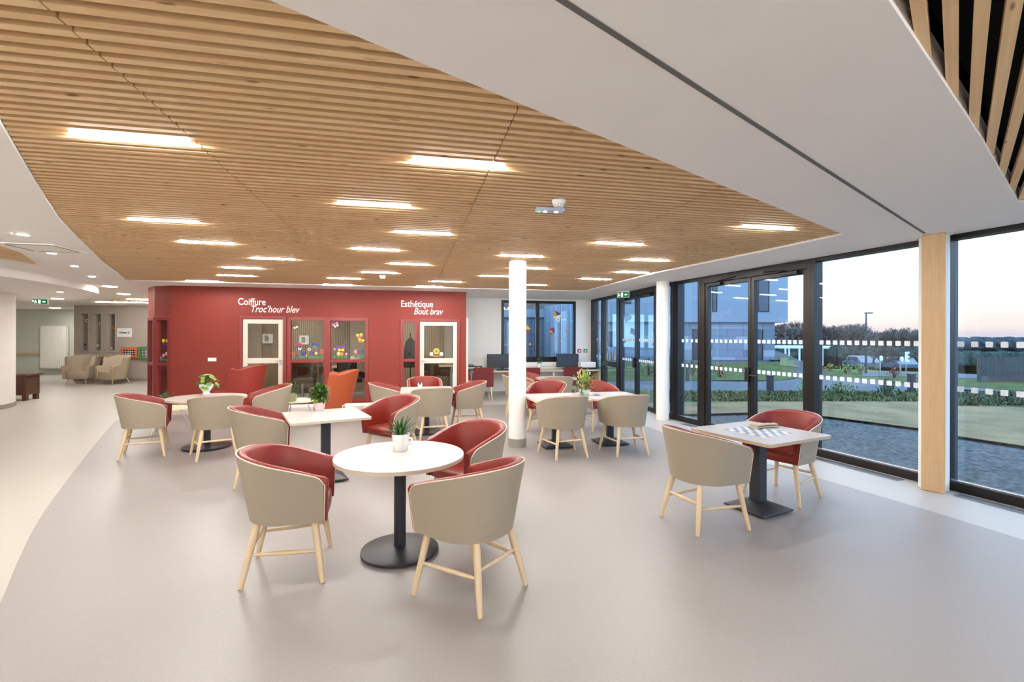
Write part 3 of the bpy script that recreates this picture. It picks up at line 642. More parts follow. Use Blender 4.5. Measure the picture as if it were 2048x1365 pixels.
for i, (px, py) in enumerate(((224, 605), (288, 600), (290, 606))):
    c = P(px, py, ZC); strip((c.x, c.y, ZC+.006), A12, ('long light strip in the far slatted wedge, left', 'light strip in the far slatted wedge beside the red corner, upper', 'light strip in the far slatted wedge beside the red corner, lower')[i], M['farstrip'], .9, 'light strips in the far slatted wedge')
for i, (x, y) in enumerate(((-19.6, 17.2), (-20.4, 15.2), (-14.0, 18.5), (-18.5, 15.5))):  # fill lights hidden from view, added to brighten the corridor and far room
    t = empty('downlight', (x, y, (ZC if y > 14 else 2.63)-.002), 0, 'added fill light, unseen, over the far rooms, %s one from the rounded wall' % ('first', 'second', 'third', 'fourth')[i], 'ceiling light'); mb = MB(); mb.lathe([(.2, -.008), (.2, -.001)], 24); mb.build('diffuser', M['corridor'], t)
# flush ceiling cassette
q = [P(x, y, ZC-.002).xy for x, y in ((14, 484), (135, 494), (150, 505), (47, 497))]; c = sum(q, Vector((0, 0)))/4; t = empty('air_cassette', (c.x, c.y, ZC-.003), A12, 'flush square air-conditioning panel in the white ceiling', 'air conditioner')
mb = MB(); mb.box(-.31, .31, -.31, .31, -.012, 0); mb.build('panel', M['white'], t, bevel=.004)
mb = MB()
for k in range(4): Mx = Matrix.Rotation(k*math.pi/2, 4, 'Z'); mb.box(-.22, .22, .24, .27, -.015, -.011, Mx)
mb.build('slot', M['greybase'], t)
# ------------------------------------------------------------------ glazed facade
angA, angB = math.atan2(DA.y, DA.x), math.atan2(DB.y, DB.x)
FFA, FFB = frame(FA, angA), frame(FB0, angB)
sA = lambda px: on_line(px, FA, DA); sF = lambda px: on_line(px, FB0, DB)
LA_, LB_ = (FB0-FA).length, 13.2
dot_me = None
def dots(parent, s0, s1, n, Fm, y=-.012):
    global dot_me
    if dot_me is None:
        mb = MB(); pts = []
        for (cx, cz, a0) in ((.022, .022, 0), (-.022, .022, 90), (-.022, -.022, 180), (.022, -.022, 270)):
            for k in range(3): a = R(a0+45*k); pts.append((cx+.008*math.cos(a), 0, cz+.008*math.sin(a)))
        mb.add(pts+[(p[0], .0015, p[2]) for p in pts], [tuple(range(12)), tuple(range(12, 24))[::-1]]+[(i, i+12, (i+1) % 12+12, (i+1) % 12) for i in range(12)])
        o = mb.build('safety_dot', M['dotm']); dot_me = o.data; bpy.data.objects.remove(o)
    for z in (1.10, 1.585):
        for k in range(n):
            o = bpy.data.objects.new('safety_dot', dot_me); COL.objects.link(o); o.parent = parent; o.matrix_local = Fm@Matrix.Translation(Vector((s0+(s1-s0)*(k+.5)/n, y, z)))
def pane(parent, s0, s1, z0, z1, Fm, y=0): mb = MB(); mb.box(s0, s1, y-.004, y+.004, z0, z1, Fm); return mb.build('pane', M['glass'], parent)
def fixed(name, s0, s1, Fm, label, zt=2.72, zb=.10, n=0, jl=.05, jr=.05):
    mb = MB(); mb.box(s0, s0+jl, -.06, .10, 0, ZC, Fm); mb.box(s1-jr, s1, -.06, .10, 0, ZC, Fm); mb.box(s0+jl, s1-jr, -.06, .10, zt, ZC, Fm); mb.box(s0+jl, s1-jr, -.06, .10, 0, zb, Fm)
    w = struct(mb.build(name, M['alu'], bevel=.004), label); pane(w, s0+jl, s1-jr, zb, zt, Fm)
    mb = MB(); mb.box(s0+jl, s1-jr, -.03, .0, zb, zb+.012, Fm); mb.build('sill_bead', M['steel'], w)
    if n: dots(w, s0+jl+.02, s1-jr-.02, n, Fm)
    return w
def double_door(name, s0, sm, s1, Fm, label, n1, n2, jl, jr, zl=2.64):
    mb = MB(); mb.box(s0, s0+jl, -.06, .10, 0, ZC, Fm); mb.box(s1-jr, s1, -.06, .10, 0, ZC, Fm); mb.box(s0+jl, s1-jr, -.06, .10, zl, ZC, Fm); mb.box(s0+jl, s1-jr, -.02, .1, 0, .02, Fm)
    d = struct(mb.build(name, M['alu'], bevel=.004), label); st = .062
    for a, b, n, q in ((s0+jl+.005, sm-.003, n1, 1), (sm+.003, s1-jr-.005, n2, -1)):
        mb = MB(); mb.box(a, a+st, -.045, .035, .015, zl-.005, Fm); mb.box(b-st, b, -.045, .035, .015, zl-.005, Fm); mb.box(a+st, b-st, -.045, .035, zl-.07, zl-.005, Fm); mb.box(a+st, b-st, -.045, .035, .015, .10, Fm)
        lf = mb.build('door_leaf', M['alu'], d, bevel=.004); pane(lf, a+st, b-st, .10, zl-.07, Fm); dots(lf, a+st+.02, b-st-.02, n, Fm)
        # hydraulic closer with its arm along the header
        c = a+.12 if q > 0 else b-.42
        mb = MB(); mb.box(c, c+.30, -.105, -.047, zl-.065, zl-.012, Fm); mb.build('door_closer', M['black'], lf, bevel=.008)
        mb = MB(); mb.tube([Fm@Vector((c+.24*q+(.3 if q < 0 else 0), -.09, zl+.01)), Fm@Vector((c+(.62 if q > 0 else -.3), -.075, zl+.04))], .011, 8); mb.build('closer_arm', M['black'], lf)
        x = b-.031 if q > 0 else a+.031
        if q > 0: mb = MB(); mb.box(x-.05, x+.03, -.10, -.045, .93, 1.17, Fm); mb.build('panic_latch', M['black'], lf, bevel=.012)
        else: mb = MB(); mb.box(x-.02, x+.02, -.055, -.045, .86, 1.10, Fm); mb.tube([Fm@Vector((x, -.045, 1.04)), Fm@Vector((x, -.10, 1.04)), Fm@Vector((x+.13, -.10, 1.04))], .011, 8); mb.build('door_handle', M['black'], lf)
    return d
fixed('window_10', sA(1187)-.1, sA(1207), FFA, 'narrow dark-framed pane at the far corner of the glass front', n=2, jl=.28)
# opening vent with a transom
s0, s1 = sA(1207), sA(1238); mb = MB(); rect_frame(mb, s0, s1, 0, ZC, .07, -.05, .1, FFA); mb.box(s0+.07, s1-.07, -.05, .05, .86, 1.0, FFA)
w = struct(mb.build('window_11', M['alu'], bevel=.004), 'dark-framed pane with a cross bar and a coloured picture, beside the far double door'); pane(w, s0+.07, s1-.07, 1.0, 2.7, FFA); pane(w, s0+.07, s1-.07, .07, .86, FFA)
for k in range(7):
    mb = MB(); a = s0+.14+(s1-s0-.30)*k/7; mb.add([FFA@Vector((a, -.012, 1.04)), FFA@Vector((a+.07, -.012, 1.04)), FFA@Vector((a+.03+.05*(k % 2), -.012, 1.28+.05*(k % 3)))], [(0, 1, 2)], (0, 1, 9, 5, 2, 0, 1)[k]); mb.build('picture_shape', STM, w)
double_door('door_3', sA(1238), sA(1275), sA(1318), FFA, 'far double glass door in dark frames', 7, 8, .14, .10)
fixed('window_12', sA(1318), LA_-.02, FFA, 'narrow dark pane behind the round window pillar', n=1, jl=.10)
fixed('window_13', .08, sF(1404), FFB, 'fixed glass pane between the round pillar and the near double door', n=4)
double_door('door_4', sF(1404), sF(1506), sF(1627), FFB, 'near double glass door in dark frames behind the chess table', 8, 9, .13, .06)
fixed('window_14', sF(1627), sF(1858), FFB, 'large glass pane left of the oak-faced pillar', n=13, jl=.06)
fixed('window_15', sF(1894), sF(1894)+2.3, FFB, 'large glass pane right of the oak-faced pillar', n=18)
s_ = sF(1894)+2.3
for i in range(2): fixed('window_%d' % (16+i), s_, s_+2.6, FFB, 'glass pane past the right edge of the picture', n=0); s_ += 2.6
mb = MB(); mb.box(sF(1858), sF(1894), -.06, .1, 0, ZC, FFB); struct(mb.build('trim_3', M['alu']))
mb = MB(); mb.box(s_, LB_+.3, 0, .15, 0, ZC, FFB); struct(mb.build('wall_right', M['plaster']))
mb = MB(); mb.box(-.12, .10, -.05, .12, 0, ZC, FFB); struct(mb.build('trim_4', M['alu']))
# floor grilles
for i, (a, b) in enumerate((((P(1330, 851).xy-FB0).dot(DB), (P(1398, 868).xy-FB0).dot(DB)), ((P(1800, 962).xy-FB0).dot(DB)-1.3, (P(1800, 962).xy-FB0).dot(DB)), ((P(1907, 992).xy-FB0).dot(DB), (P(1907, 992).xy-FB0).dot(DB)+1.6))):
    t = empty('floor_grille', (0, 0, 0), 0, ('metal floor grille at the foot of the round window pillar', 'metal floor grille left of the oak-faced pillar', 'metal floor grille right of the oak-faced pillar')[i], 'floor grille')
    mb = MB(); rect_frame_ = None; mb.box(a, b, -.26, -.12, .0026, .004, FFB); mb.build('tray', M['greybase'], t)
    mb = MB(); n = int((b-a)/.016)
    for k in range(n): mb.box(a+k*(b-a)/n, a+(k+.5)*(b-a)/n, -.256, -.124, .004, .0075, FFB)
    mb.build('bars', M['steel'], t)['kind'] = 'stuff'

# ------------------------------------------------------------------ columns
mb = MB(); mb.lathe([(.131, 0), (.131, ZS+.04)], 48, (.083, 7.18, 0)); struct(mb.build('column', M['plaster'], smooth=True), 'round white pole in the middle of the room')
mb = MB(); mb.lathe([(.136, 0), (.136, .125), (.132, .128)], 48, (.083, 7.18, 0)); struct(mb.build('baseboard_column', M['greybase'], smooth=True), 'grey foot band of the white pole')
mb = MB(); mb.lathe([(.125, 0), (.125, ZC)], 48, (3.02, 9.52, 0)); struct(mb.build('column', M['plaster'], smooth=True), 'round white pillar in front of the glass')
mb = MB(); mb.lathe([(.13, 0), (.13, ZC)], 48, (4.655, 5.24, 0)); struct(mb.build('column', M['plaster'], smooth=True), 'round white pillar behind an oak board')
a, b = Vector((4.455, 5.17)), Vector((4.573, 5.015)); d = (b-a).normalized(); Fm = frame(a, math.atan2(d.y, d.x)); L = (b-a).length
t = empty('pillar_board', (0, 0, 0), 0, 'tall oak board screwed to the front of the right pillar', 'board'); mb = MB(); mb.box(0, L, 0, .022, .004, ZC-.002, Fm); mb.box(0, .012, .022, .10, .004, ZC-.002, Fm); mb.build('board', M['oak'], t, bevel=.003)
for z in (.27, .85, 1.43, 2.01, 2.6): mb = MB(); mb.tube([Fm@Vector((L*.5, -.004, z)), Fm@Vector((L*.5, .004, z))], .007, 10); mb.build('screw_cap', M['steel'], t)

# ------------------------------------------------------------------ tub chairs
def plan(q, k, off, P_):
    """q 0..1 around the U (left arm front -> back -> right arm front); k 0 bottom .. 1 top"""
    w = P_['w0']+(P_['w1']-P_['w0'])*k-off; xf = P_['f0']+(P_['f1']-P_['f0'])*k; xb = P_['b0']+(P_['b1']-P_['b0'])*k+off; xc = P_['xc']
    st = xf-xc; arc = math.pi*.5*(w+(xc-xb)); tot = 2*st+arc; d = q*tot
    if d < st: return Vector((xf-d, w)), (xf-d)
    if d > tot-st: return Vector((xf-(tot-d), -w)), (xf-(tot-d))
    a = (d-st)/arc*math.pi
    x = xc-(xc-xb)*math.sin(a)**.92; y = w*math.cos(a); return Vector((x, y)), x
TUB = dict(w0=.285, w1=.345, f0=.25, f1=.265, b0=-.25, b1=-.335, xc=.02, z0=.405, h=lambda u: .70+.155*(1-(1-u)**1.2 if u < 1 else 1), th=.055, seat=.49, cr=.065)
def rim(q, P_, sharp=False):
    p, x = plan(q, 1, 0, P_); u = min(max((P_['f1']-x)/(P_['f1']-P_['b1']), 0), 1)
    z = P_['h'](u); d = P_['f1']-x; cr = .02 if sharp else P_['cr']
    if d < cr: z -= cr*(1-math.sqrt(max(0, 1-(1-d/cr)**2)))*.9
    return z
def shell_chair(name, P_, m_out, m_in, label, cat, legs, group=None, pipe=True, backname='inner_lining'):
    t = empty(name, (0, 0, 0), 0, label, cat, group); n = P_.get('n', 44); qs = []
    for i in range(n+1):
        qs.append(i/n)
    qs = [0, .004, .01, .02, .035]+qs[2:-2]+[.965, .98, .99, .996, 1]
    Z0 = P_['z0']; ztop = max(rim(.5, P_), .8)
    kk = lambda z: min(max((z-Z0)/(ztop-Z0), 0), 1.1)
    def pt(q, z, off): p, _ = plan(q, kk(z), off, P_); return Vector((p.x, p.y, z))
    out_, inn = [], []
    for q in qs:
        zr = rim(q, P_); out_.append([pt(q, Z0+(zr-Z0)*j/7, 0) for j in range(8)]); inn.append([pt(q, Z0+(zr-Z0)*j/7, .011) for j in range(7, -1, -1)])
    mb = MB(); mb.grid([a+b for a, b in zip(out_, inn)], closed=True); nn = len(qs); mb.f += [tuple(range(16))[::-1], tuple((nn-1)*16+k for k in range(16))]; mb.m += [0, 0]
    mb.build('outer_shell', m_out, t, smooth=True, fix=True)
    th = P_['th']; rows = []
    for i, q in enumerate(qs):
        zr = rim(q, P_, True); ex = .026 if q in (0, 1) else .018 if q in (.004, .996) else .010 if q in (.01, .99) else .004 if q in (.02, .98) else 0
        prof = [(.012, Z0+.005), (.012, (Z0+zr)/2), (.012, zr-.004), (.020, zr+.006), (.034, zr+.010), (th, zr+.002), (th+.008, zr-.02), (th+.008, (P_['seat']+zr)/2), (th+.006, P_['seat']-.02), (th, Z0+.005)]
        rows.append([pt(q, z, off)+Vector((ex, 0, 0)) for off, z in prof])
    mb = MB(); mb.grid(rows, closed=True); m_ = len(rows[0]); mb.f += [tuple(range(m_))[::-1], tuple((nn-1)*m_+k for k in range(m_))]; mb.m += [0, 0]
    mb.build(backname, m_in, t, smooth=True, fix=True)
    if pipe:
        mb = MB(); path = [pt(0, Z0+.01, .005)+Vector((.006, 0, 0)), pt(0, rim(.004, P_)-.01, .005)+Vector((.006, 0, 0))]+[pt(q, rim(q, P_)+.002, .004) for q in qs[1:-1]]+[pt(1, rim(.996, P_)-.01, .005)+Vector((.006, 0, 0)), pt(1, Z0+.01, .005)+Vector((.006, 0, 0))]
        mb.tube(path, .0045, 6); mb.build('piping', pipe, t, smooth=True)
    # seat cushion: rounded block filling the U, slightly proud at the front
    sp = []
    for i in range(25):
        q = i/24; p, _ = plan(q, .15, P_['th']+.002, P_); sp.append(Vector((p.x, p.y)))
    xf = P_['f0']; fr = [Vector((xf+.012, sp[-1].y+.012)), Vector((xf+.022, sp[-1].y*.5)), Vector((xf+.026, 0)), Vector((xf+.022, sp[0].y*.5)), Vector((xf+.012, sp[0].y-.012))]
    loop = sp+fr; cen = Vector((0, 0)); S = P_['seat']; rows = []
    for s_, z in ((.97, Z0), (1, Z0+.012), (1, S-.035), (.985, S-.012), (.95, S-.002), (.86, S+.006), (.5, S+.012)):
        rows.append([Vector((cen.x+(p.x-cen.x)*s_, cen.y+(p.y-cen.y)*s_, z)) for p in loop])
    mb = MB(); mb.grid(rows, closed=True); L_ = len(loop); mb.f += [tuple(range(L_))[::-1], tuple((len(rows)-1)*L_+k for k in range(L_))]; mb.m += [0, 0]
    mb.build('seat', m_in, t, smooth=True, fix=True)
    legs(t); return t
def tub_legs(t):
    J = {}
    for fx, fy, tx, ty in ((.25, .29, .19, .215), (.25, -.29, .19, -.215), (-.255, .235, -.165, .165), (-.255, -.235, -.165, -.165)):
        top, ft = Vector((tx, ty, .415)), Vector((fx, fy, 0)); mb = MB()
        mb.tube([ft, ft+(top-ft)*.03, ft+(top-ft)*.35, ft+(top-ft)*.8, top], [.0135, .0158, .0200, .0240, .022], 14); mb.build('leg', M['legwood'], t, smooth=True)
        mb = MB(); mb.tube([ft+Vector((0, 0, .0005)), ft+Vector((0, 0, .008))], .014, 10); mb.build('foot_cap', M['greybase'], t); J[(fx > 0, fy > 0)] = (top, ft)
    def st(a, b, h, h2=None):
        p = J[a][1].lerp(J[a][0], h/.415); q = J[b][1].lerp(J[b][0], (h2 or h)/.415); mb = MB()
        mb.tube([p, p.lerp(q, .12), p.lerp(q, .5), p.lerp(q, .88), q], [.007, .0115, .0155, .0115, .007], 10); mb.build('stretcher', M['legwood'], t, smooth=True)
    st((True, True), (False, True), .205); st((True, False), (False, False), .205); st((False, True), (False, False), .245)
CH = [('A1', -1.58, 3.38, 16, 'tub armchair left of the nearest round table, facing it'), ('A2', -.25, 3.11, 144, 'tub armchair nearest the camera, beige back towards it, right of the nearest round table'),
 ('A3', -.38, 4.28, 227, 'tub armchair behind the nearest round table, bright red inside showing'), ('B1', -2.85, 5.41, 27, 'tub armchair left of the white rectangular table with the pink pot'),
 ('B2', -1.54, 6.19, 235, 'tub armchair at the right end of the pink-pot table, red seat showing'), ('C1', -5.09, 6.59, 31, 'tub armchair farthest left, beside the cream walkway'),
 ('C2', -4.07, 6.54, 125, 'tub armchair with its back to the camera at the left round table'), ('C3', -3.93, 7.71, 212, 'tub armchair behind the left round table, beside the red wing chair'),
 ('D1', -2.12, 8.17, 12, 'tub armchair left of the small square table before the Esthétique door'), ('D2', -1.69, 9.19, 283, 'tub armchair behind the small square table, facing the camera'),
 ('D3', -1.27, 7.60, 108, 'tub armchair with its beige back to the camera at the small square table'), ('D4', -.78, 8.47, 197, 'tub armchair right of the small square table, near the white pole'),
 ('E1', .73, 6.62, 109, 'left one of the two tub armchairs with backs to the camera by the white pole'), ('E2', 1.62, 6.79, 102, 'right one of the two tub armchairs with backs to the camera at the double table'),
 ('E3', .63, 8.38, 249, 'tub armchair behind the double table, close to the white pole'), ('E4', 1.53, 8.55, 298, 'tub armchair behind the double table, behind the leafy bouquet'),
 ('H1', 1.69, 4.23, 21, 'tub armchair left of the chess table, its beige back to the camera'), ('H2', 2.85, 4.97, 211, 'tub armchair between the chess table and the glass front'),
 ('F1', .13, 9.97, 3, 'tub armchair half hidden behind the white pole, at the far round table'), ('F2', .42, 10.75, 330, 'red tub armchair glimpsed just right of the white pole at the far round table'), ('F3', .93, 9.8, 95, 'tub armchair with its back to the camera in front of the far round table')]
proto = shell_chair('tub_chair', TUB, M['shell'], M['redlea'], '', 'chair', tub_legs, 'beige and red tub armchairs', M['piping'])
for i, (k, x, y, a, lb) in enumerate(CH):
    o = proto if i == 0 else copy_tree(proto); o.location = (x, y, .0028); o.rotation_euler = (0, 0, R(a)); o['label'] = lb

# wing chairs
def short_legs(t, w=.24, h=.2, sp=.05, L_=.24):
    for sx in (1, -1):
        for sy in (1, -1):
            mb = MB(); mb.tube([(sx*(L_+sp), sy*(w+sp), 0), (sx*(L_-.02), sy*(w-.02), h)], [.014, .024], 12); mb.build('leg', M['legwood'], t, smooth=True)
def wing_h(top, arm):
    def f(u):
        if u < .30: return arm-.02+.03*u
        hi = top-.05
        if u < .42: s = (u-.30)/.12; return arm+(hi-arm)*(1-(1-s)**3)**.6
        if u < .70: return hi-.03*math.sin(math.pi*(u-.42)/.28)
        return hi+.05*math.sin((u-.70)/.30*math.pi/2)
    return f
RW = dict(w0=.33, w1=.40, f0=.34, f1=.36, b0=-.28, b1=-.46, xc=-.02, z0=.17, h=wing_h(1.07, .60), th=.10, seat=.43, cr=.05, n=72)
rw = shell_chair('wing_chair', RW, M['wingred'], M['wingred'], 'tall brick-red wing chair in front of the Coiffure door', 'armchair', short_legs, None, None, 'backrest'); rw.location = (-5.42, 9.55, .003); rw.rotation_euler = (0, 0, R(188))
OW = dict(RW); OW['h'] = wing_h(.98, .60); OW['w1'] = .38
ow = shell_chair('wing_chair', OW, M['orange'], M['orange'], 'rust-orange wing chair in front of the glazed panel with butterflies', 'armchair', short_legs, None, None, 'backrest'); ow.location = (-3.50, 9.40, .003); ow.rotation_euler = (0, 0, R(199))
KW = dict(RW); KW.update(h=wing_h(.98, .64), w0=.36, w1=.46, f1=.34, b1=-.44, seat=.44)
kw = shell_chair('lounge_chair', KW, M['lounge'], M['lounge'], 'beige winged lounge chair under the slim windows, left of its twin', 'armchair', short_legs, 'beige lounge chairs by the far wall', None, 'backrest'); kw.location = (-15.0, 16.55, 0); kw.rotation_euler = (0, 0, R(285))
k2 = copy_tree(kw); k2.location = (-13.75, 16.45, 0); k2.rotation_euler = (0, 0, R(255)); k2['label'] = 'beige winged lounge chair under the Niveau sign, right of its twin'
mb = MB(); mb.box(-.2, .2, -.07, .07, -.2, .2); q = tag(mb.build('cushion', M['darkwood'], bevel=.06, seg=4), 'brown cushion between the two beige lounge chairs', 'cushion'); q.location = (-14.25, 16.75, .72); q.rotation_euler = (.3, .2, .8)

# desk chairs
def desk_chair(x, y, a, label):
    t = empty('desk_chair', (x, y, .0), R(a), label, 'chair', 'maroon chairs at the long desk')
    mb = MB(); mb.box(-.22, .24, -.25, .25, .37, .47); mb.build('seat', M['darkred'], t, bevel=.03, seg=3)
    mb = MB(); mb.box(-.27, -.20, -.26, .26, .36, .86); mb.build('backrest', M['darkred'], t, bevel=.025, seg=3)
    for sx in (-.22, .2):
        for sy in (-.21, .21): mb = MB(); mb.tube([(sx*1.12, sy*1.06, 0), (sx, sy, .38)], [.014, .02], 10); mb.build('leg', M['legwood'], t, smooth=True)
    return t
g1 = desk_chair(-.78, 12.45, 102, 'maroon square-backed chair at the left end of the long desk')
for x, y, lb in ((.43, 12.5, 'maroon square-backed chair half hidden by the white pole at the desk'), (1.57, 12.8, 'maroon square-backed chair in front of the right screen')):
    o = copy_tree(g1); o.location = (x, y, 0); o['label'] = lb

# ------------------------------------------------------------------ tables
def rrect(w, d, r, n=5):
    pts = []
    for cx, cy, a0 in ((w/2-r, d/2-r, 0), (-w/2+r, d/2-r, 90), (-w/2+r, -d/2+r, 180), (w/2-r, -d/2+r, 270)):
        for k in range(n+1): a = R(a0+90*k/n); pts.append((cx+r*math.cos(a), cy+r*math.sin(a)))
    return pts
def table(x, y, ang, shape, size, label, basek, h=.745, top=None, group=None, colw=(.045,), br=.29, bz=0.003, edge=None):
    t = empty('cafe_table', (x, y, bz), R(ang), label, 'table', group); outl = rrect(size[0], size[1], .035) if shape == 'rect' else [(size*math.cos(2*math.pi*k/64), size*math.sin(2*math.pi*k/64)) for k in range(64)]
    mb = MB(); mb.prism(outl, h-.004, h); mb.build('tabletop', top or M['laminate'], t, bevel=.0015)
    mb = MB(); mb.prism([(p[0]*.999, p[1]*.999) for p in outl], h-.028, h-.004); mb.build('edge_band', edge or M['edge'], t)
    if basek == 'disc':
        mb = MB(); mb.lathe([(br-.012, .006), (br, .012), (br, .026), (br-.02, .034), (.10, .046), (.055, .052)], 64); mb.build('base', M['base'], t, smooth=True)
        mb = MB(); mb.lathe([(colw[0], .04), (colw[0], h-.03)], 28); mb.build('pedestal', M['base'], t, smooth=True)
        feet = [(br*.8*math.cos(R(45+90*k)), br*.8*math.sin(R(45+90*k))) for k in range(4)]
    else:
        s = br; mb = MB(); rows = [[Vector((a*q, b*q, z)) for a, b in ((-1, -1), (1, -1), (1, 1), (-1, 1))] for q, z in ((s*.99, .010), (s, .014), (s, .026), (s*.97, .030), (.07, .085))]
        mb.grid(rows, closed=True); mb.f += [(3, 2, 1, 0), (16, 17, 18, 19)]; mb.m += [0, 0]; mb.build('base', M['base'], t, bevel=.003)
        mb = MB(); mb.box(-colw[0], colw[0], -colw[1], colw[1], .07, h-.03); mb.build('pedestal', M['base'], t, bevel=.006)
        feet = [(s*.85*a, s*.85*b) for a in (-1, 1) for b in (-1, 1)]
    mb = MB(); mb.box(-.16, .16, -.02, .02, h-.036, h-.028); mb.box(-.02, .02, -.16, .16, h-.036, h-.028); mb.build('bracket', M['base'], t)
    for fx, fy in feet: mb = MB(); mb.lathe([(.016, 0), (.016, .012)], 10, (fx, fy, 0)); mb.build('foot', M['steel'], t)
    return t
TA = table(-.855, 3.64, 0, 'round', .485, 'nearest round white table on a black disc foot', 'disc')
TB = table(-2.15, 5.49, 31, 'rect', (.84, .86), 'white four-cornered table with the pink pot and a mug', 'sq', br=.21, colw=(.05, .035))
TC = table(-4.52, 7.05, 0, 'round', .52, 'round white table with a trailing plant at the left', 'disc', br=.32)
TD_ = table(-1.46, 8.16, 12, 'rect', (.88, .88), 'small square white table before the Esthétique door', 'sq', br=.24, colw=(.04, .04))
TE1 = table(.66, 7.2, 13, 'rect', (.86, .86), 'left half of the white double table beside the white pole', 'sq', br=.22, colw=(.05, .035))
TE2 = table(1.53, 7.4, 13, 'rect', (.86, .86), 'right half of the white double table, with the bouquet', 'sq', br=.22, colw=(.05, .035))
TF = table(.98, 10.55, 0, 'round', .46, 'far round white table in front of the long desk', 'disc')
TH_ = table(2.37, 4.57, 27, 'rect', (.90, .86), 'grey table with an inlaid chess board by the glass front', 'sq', br=.215, colw=(.055, .055), top=M['greytop'], edge=mat('tan_edge', rgb(186, 164, 136), .5))
# chess board inlay: a part of its table
mb = MB(); c = .054
for i in range(8):
    for j in range(8): x, y = -4*c+i*c, -4*c+j*c; mb.add([(x, y, .7456), (x+c, y, .7456), (x+c, y+c, .7456), (x, y+c, .7456)], [(0, 1, 2, 3)], (i+j) % 2)
mb.build('chess_board', [M['chessw'], M['chessb']], TH_)
# low tray tables
def tray(x, y, r, h, label, m):
    t = empty('tray_table', (x, y, 0), 0, label, 'side table'); mb = MB(); mb.lathe([(r-.015, h-.014), (r, h-.006), (r, h+.01), (r-.008, h+.01), (r-.01, h), (.001, h)], 48); mb.build('tray', m, t, smooth=True)
    for k in range(3): a = R(30+120*k); mb = MB(); mb.tube([(r*.95*math.cos(a), r*.95*math.sin(a), 0), (r*.5*math.cos(a), r*.5*math.sin(a), h-.01)], .008, 8); mb.build('leg', M['steel'], t)
cream = mat('cream_lacquer', rgb(226, 220, 190), .35)
tray(-3.98, 8.75, .36, .47, 'low round cream tray table beside the orange wing chair', cream)
tray(-5.78, 7.95, .38, .44, 'low round cream tray table behind the leftmost tub chair', cream)
# dark chest behind the round wall corner
t = empty('wooden_chest', (0, 0, 0), 0, 'dark wooden chest with a drawer partly behind the rounded wall corner', 'chest'); Fm = frame((-13.66, 11.77), R(12))
mb = MB(); mb.box(.1, 1.42, -.03, .5, .63, .67, Fm); mb.build('top', M['darkwood'], t, bevel=.006)
mb = MB(); mb.box(.16, 1.36, .0, .46, .14, .63, Fm); mb.build('body', M['darkwood'], t, bevel=.004)
mb = MB(); mb.box(.24, 1.28, -.015, 0, .32, .58, Fm); mb.build('drawer', M['darkwood'], t, bevel=.004)
for a, b in ((.18, .03), (1.27, .03), (.18, .38), (1.27, .38)): mb = MB(); mb.box(a, a+.09, b-.03, b+.06, 0, .14, Fm); mb.build('leg', M['darkwood'], t)

# ------------------------------------------------------------------ long desk on the back wall
def bpt(px, d): s = on_line(px, BW0-V*d, U); return s
t = empty('long_desk', (0, 0, 0), 0, 'long pale oak desk along the white back wall', 'desk'); d0 = bpt(940, .8); d1 = bpt(1201, .8)
mb = MB(); mb.box(d0, d1, -.8, -.02, .695, .725, FBk); mb.build('desktop', M['deskwood'], t, bevel=.003)
mb = MB(); mb.box(d1-.03, d1, -.78, -.02, 0, .695, FBk); mb.build('side_panel', M['deskwood'], t)
mb = MB(); mb.box(d1-.45, d1-.42, -.7, -.02, 0, .695, FBk); mb.build('side_panel', M['deskwood'], t)
for s in (d0+.06, (d0+d1)/2-.2, bpt(1108, .75)): mb = MB(); mb.box(s-.02, s+.02, -.74, -.70, 0, .695, FBk); mb.build('leg', M['white'], t)
mb = MB(); mb.box(d0, d1, -.035, -.013, .80, .92, FBk); tag(mb.build('cable_duct', M['white'], bevel=.006), 'white cable duct above the long desk', 'cable duct')
def monitor(px0, px1, ztop, zbot, label):
    a, b = bpt(px0, .3), bpt(px1, .3); t = empty('monitor', (0, 0, 0), 0, label, 'monitor', 'flat screens on the long desk')
    mb = MB(); mb.box(a, b, -.32, -.28, zbot, ztop, FBk); mb.build('casing', M['black'], t, bevel=.006)
    mb = MB(); mb.box(a+.012, b-.012, -.322, -.319, zbot+.014, ztop-.012, FBk); mb.build('screen', M['screen'], t)
    c = (a+b)/2; mb = MB(); mb.box(c-.03, c+.03, -.28, -.25, .735, zbot+.1, FBk); mb.box(c-.13, c+.13, -.38, -.18, .725, .737, FBk); mb.build('stand', M['black'], t)
    mb = MB(); mb.box(c-.2, c+.2, -.56, -.44, .7252, .742, FBk); tag(mb.build('keyboard', M['black'], bevel=.003), 'black keyboard in front of the '+label, 'keyboard')
monitor(974, 1036, 1.17, .79, 'grey screen left of the white pole'); monitor(1113, 1157, 1.17, .79, 'dark screen under the right half of the back window')
a, b = bpt(1158, .4), bpt(1188, .4); t = empty('printer', (0, 0, 0), 0, 'white printer at the right end of the long desk', 'printer'); mb = MB(); mb.box(a, b, -.55, -.2, .775, .93, FBk); mb.build('lid', M['white'], t, bevel=.02, seg=3); mb = MB(); mb.box(a+.01, b+.02, -.58, -.2, .727, .775, FBk); mb.build('tray', M['black'], t, bevel=.006)
for k in range(5): a, b = bpt(933+k*.6, .5), bpt(952-k*1.2, .5); mb = MB(); z = .727+k*.035; mb.box(a, b, -.62+.02*(k % 2), -.3, z, z+.032, FBk); tag(mb.build('book', [M['darkwood'], M['greybase'], M['paper'], M['black'], M['greybase']][k], bevel=.003), ('brown book at the bottom of the pile', 'grey book second in the pile', 'white book in the middle of the pile', 'black book fourth in the pile', 'small grey book on top of the pile')[k]+' at the left end of the desk', 'book', 'pile of books on the desk')
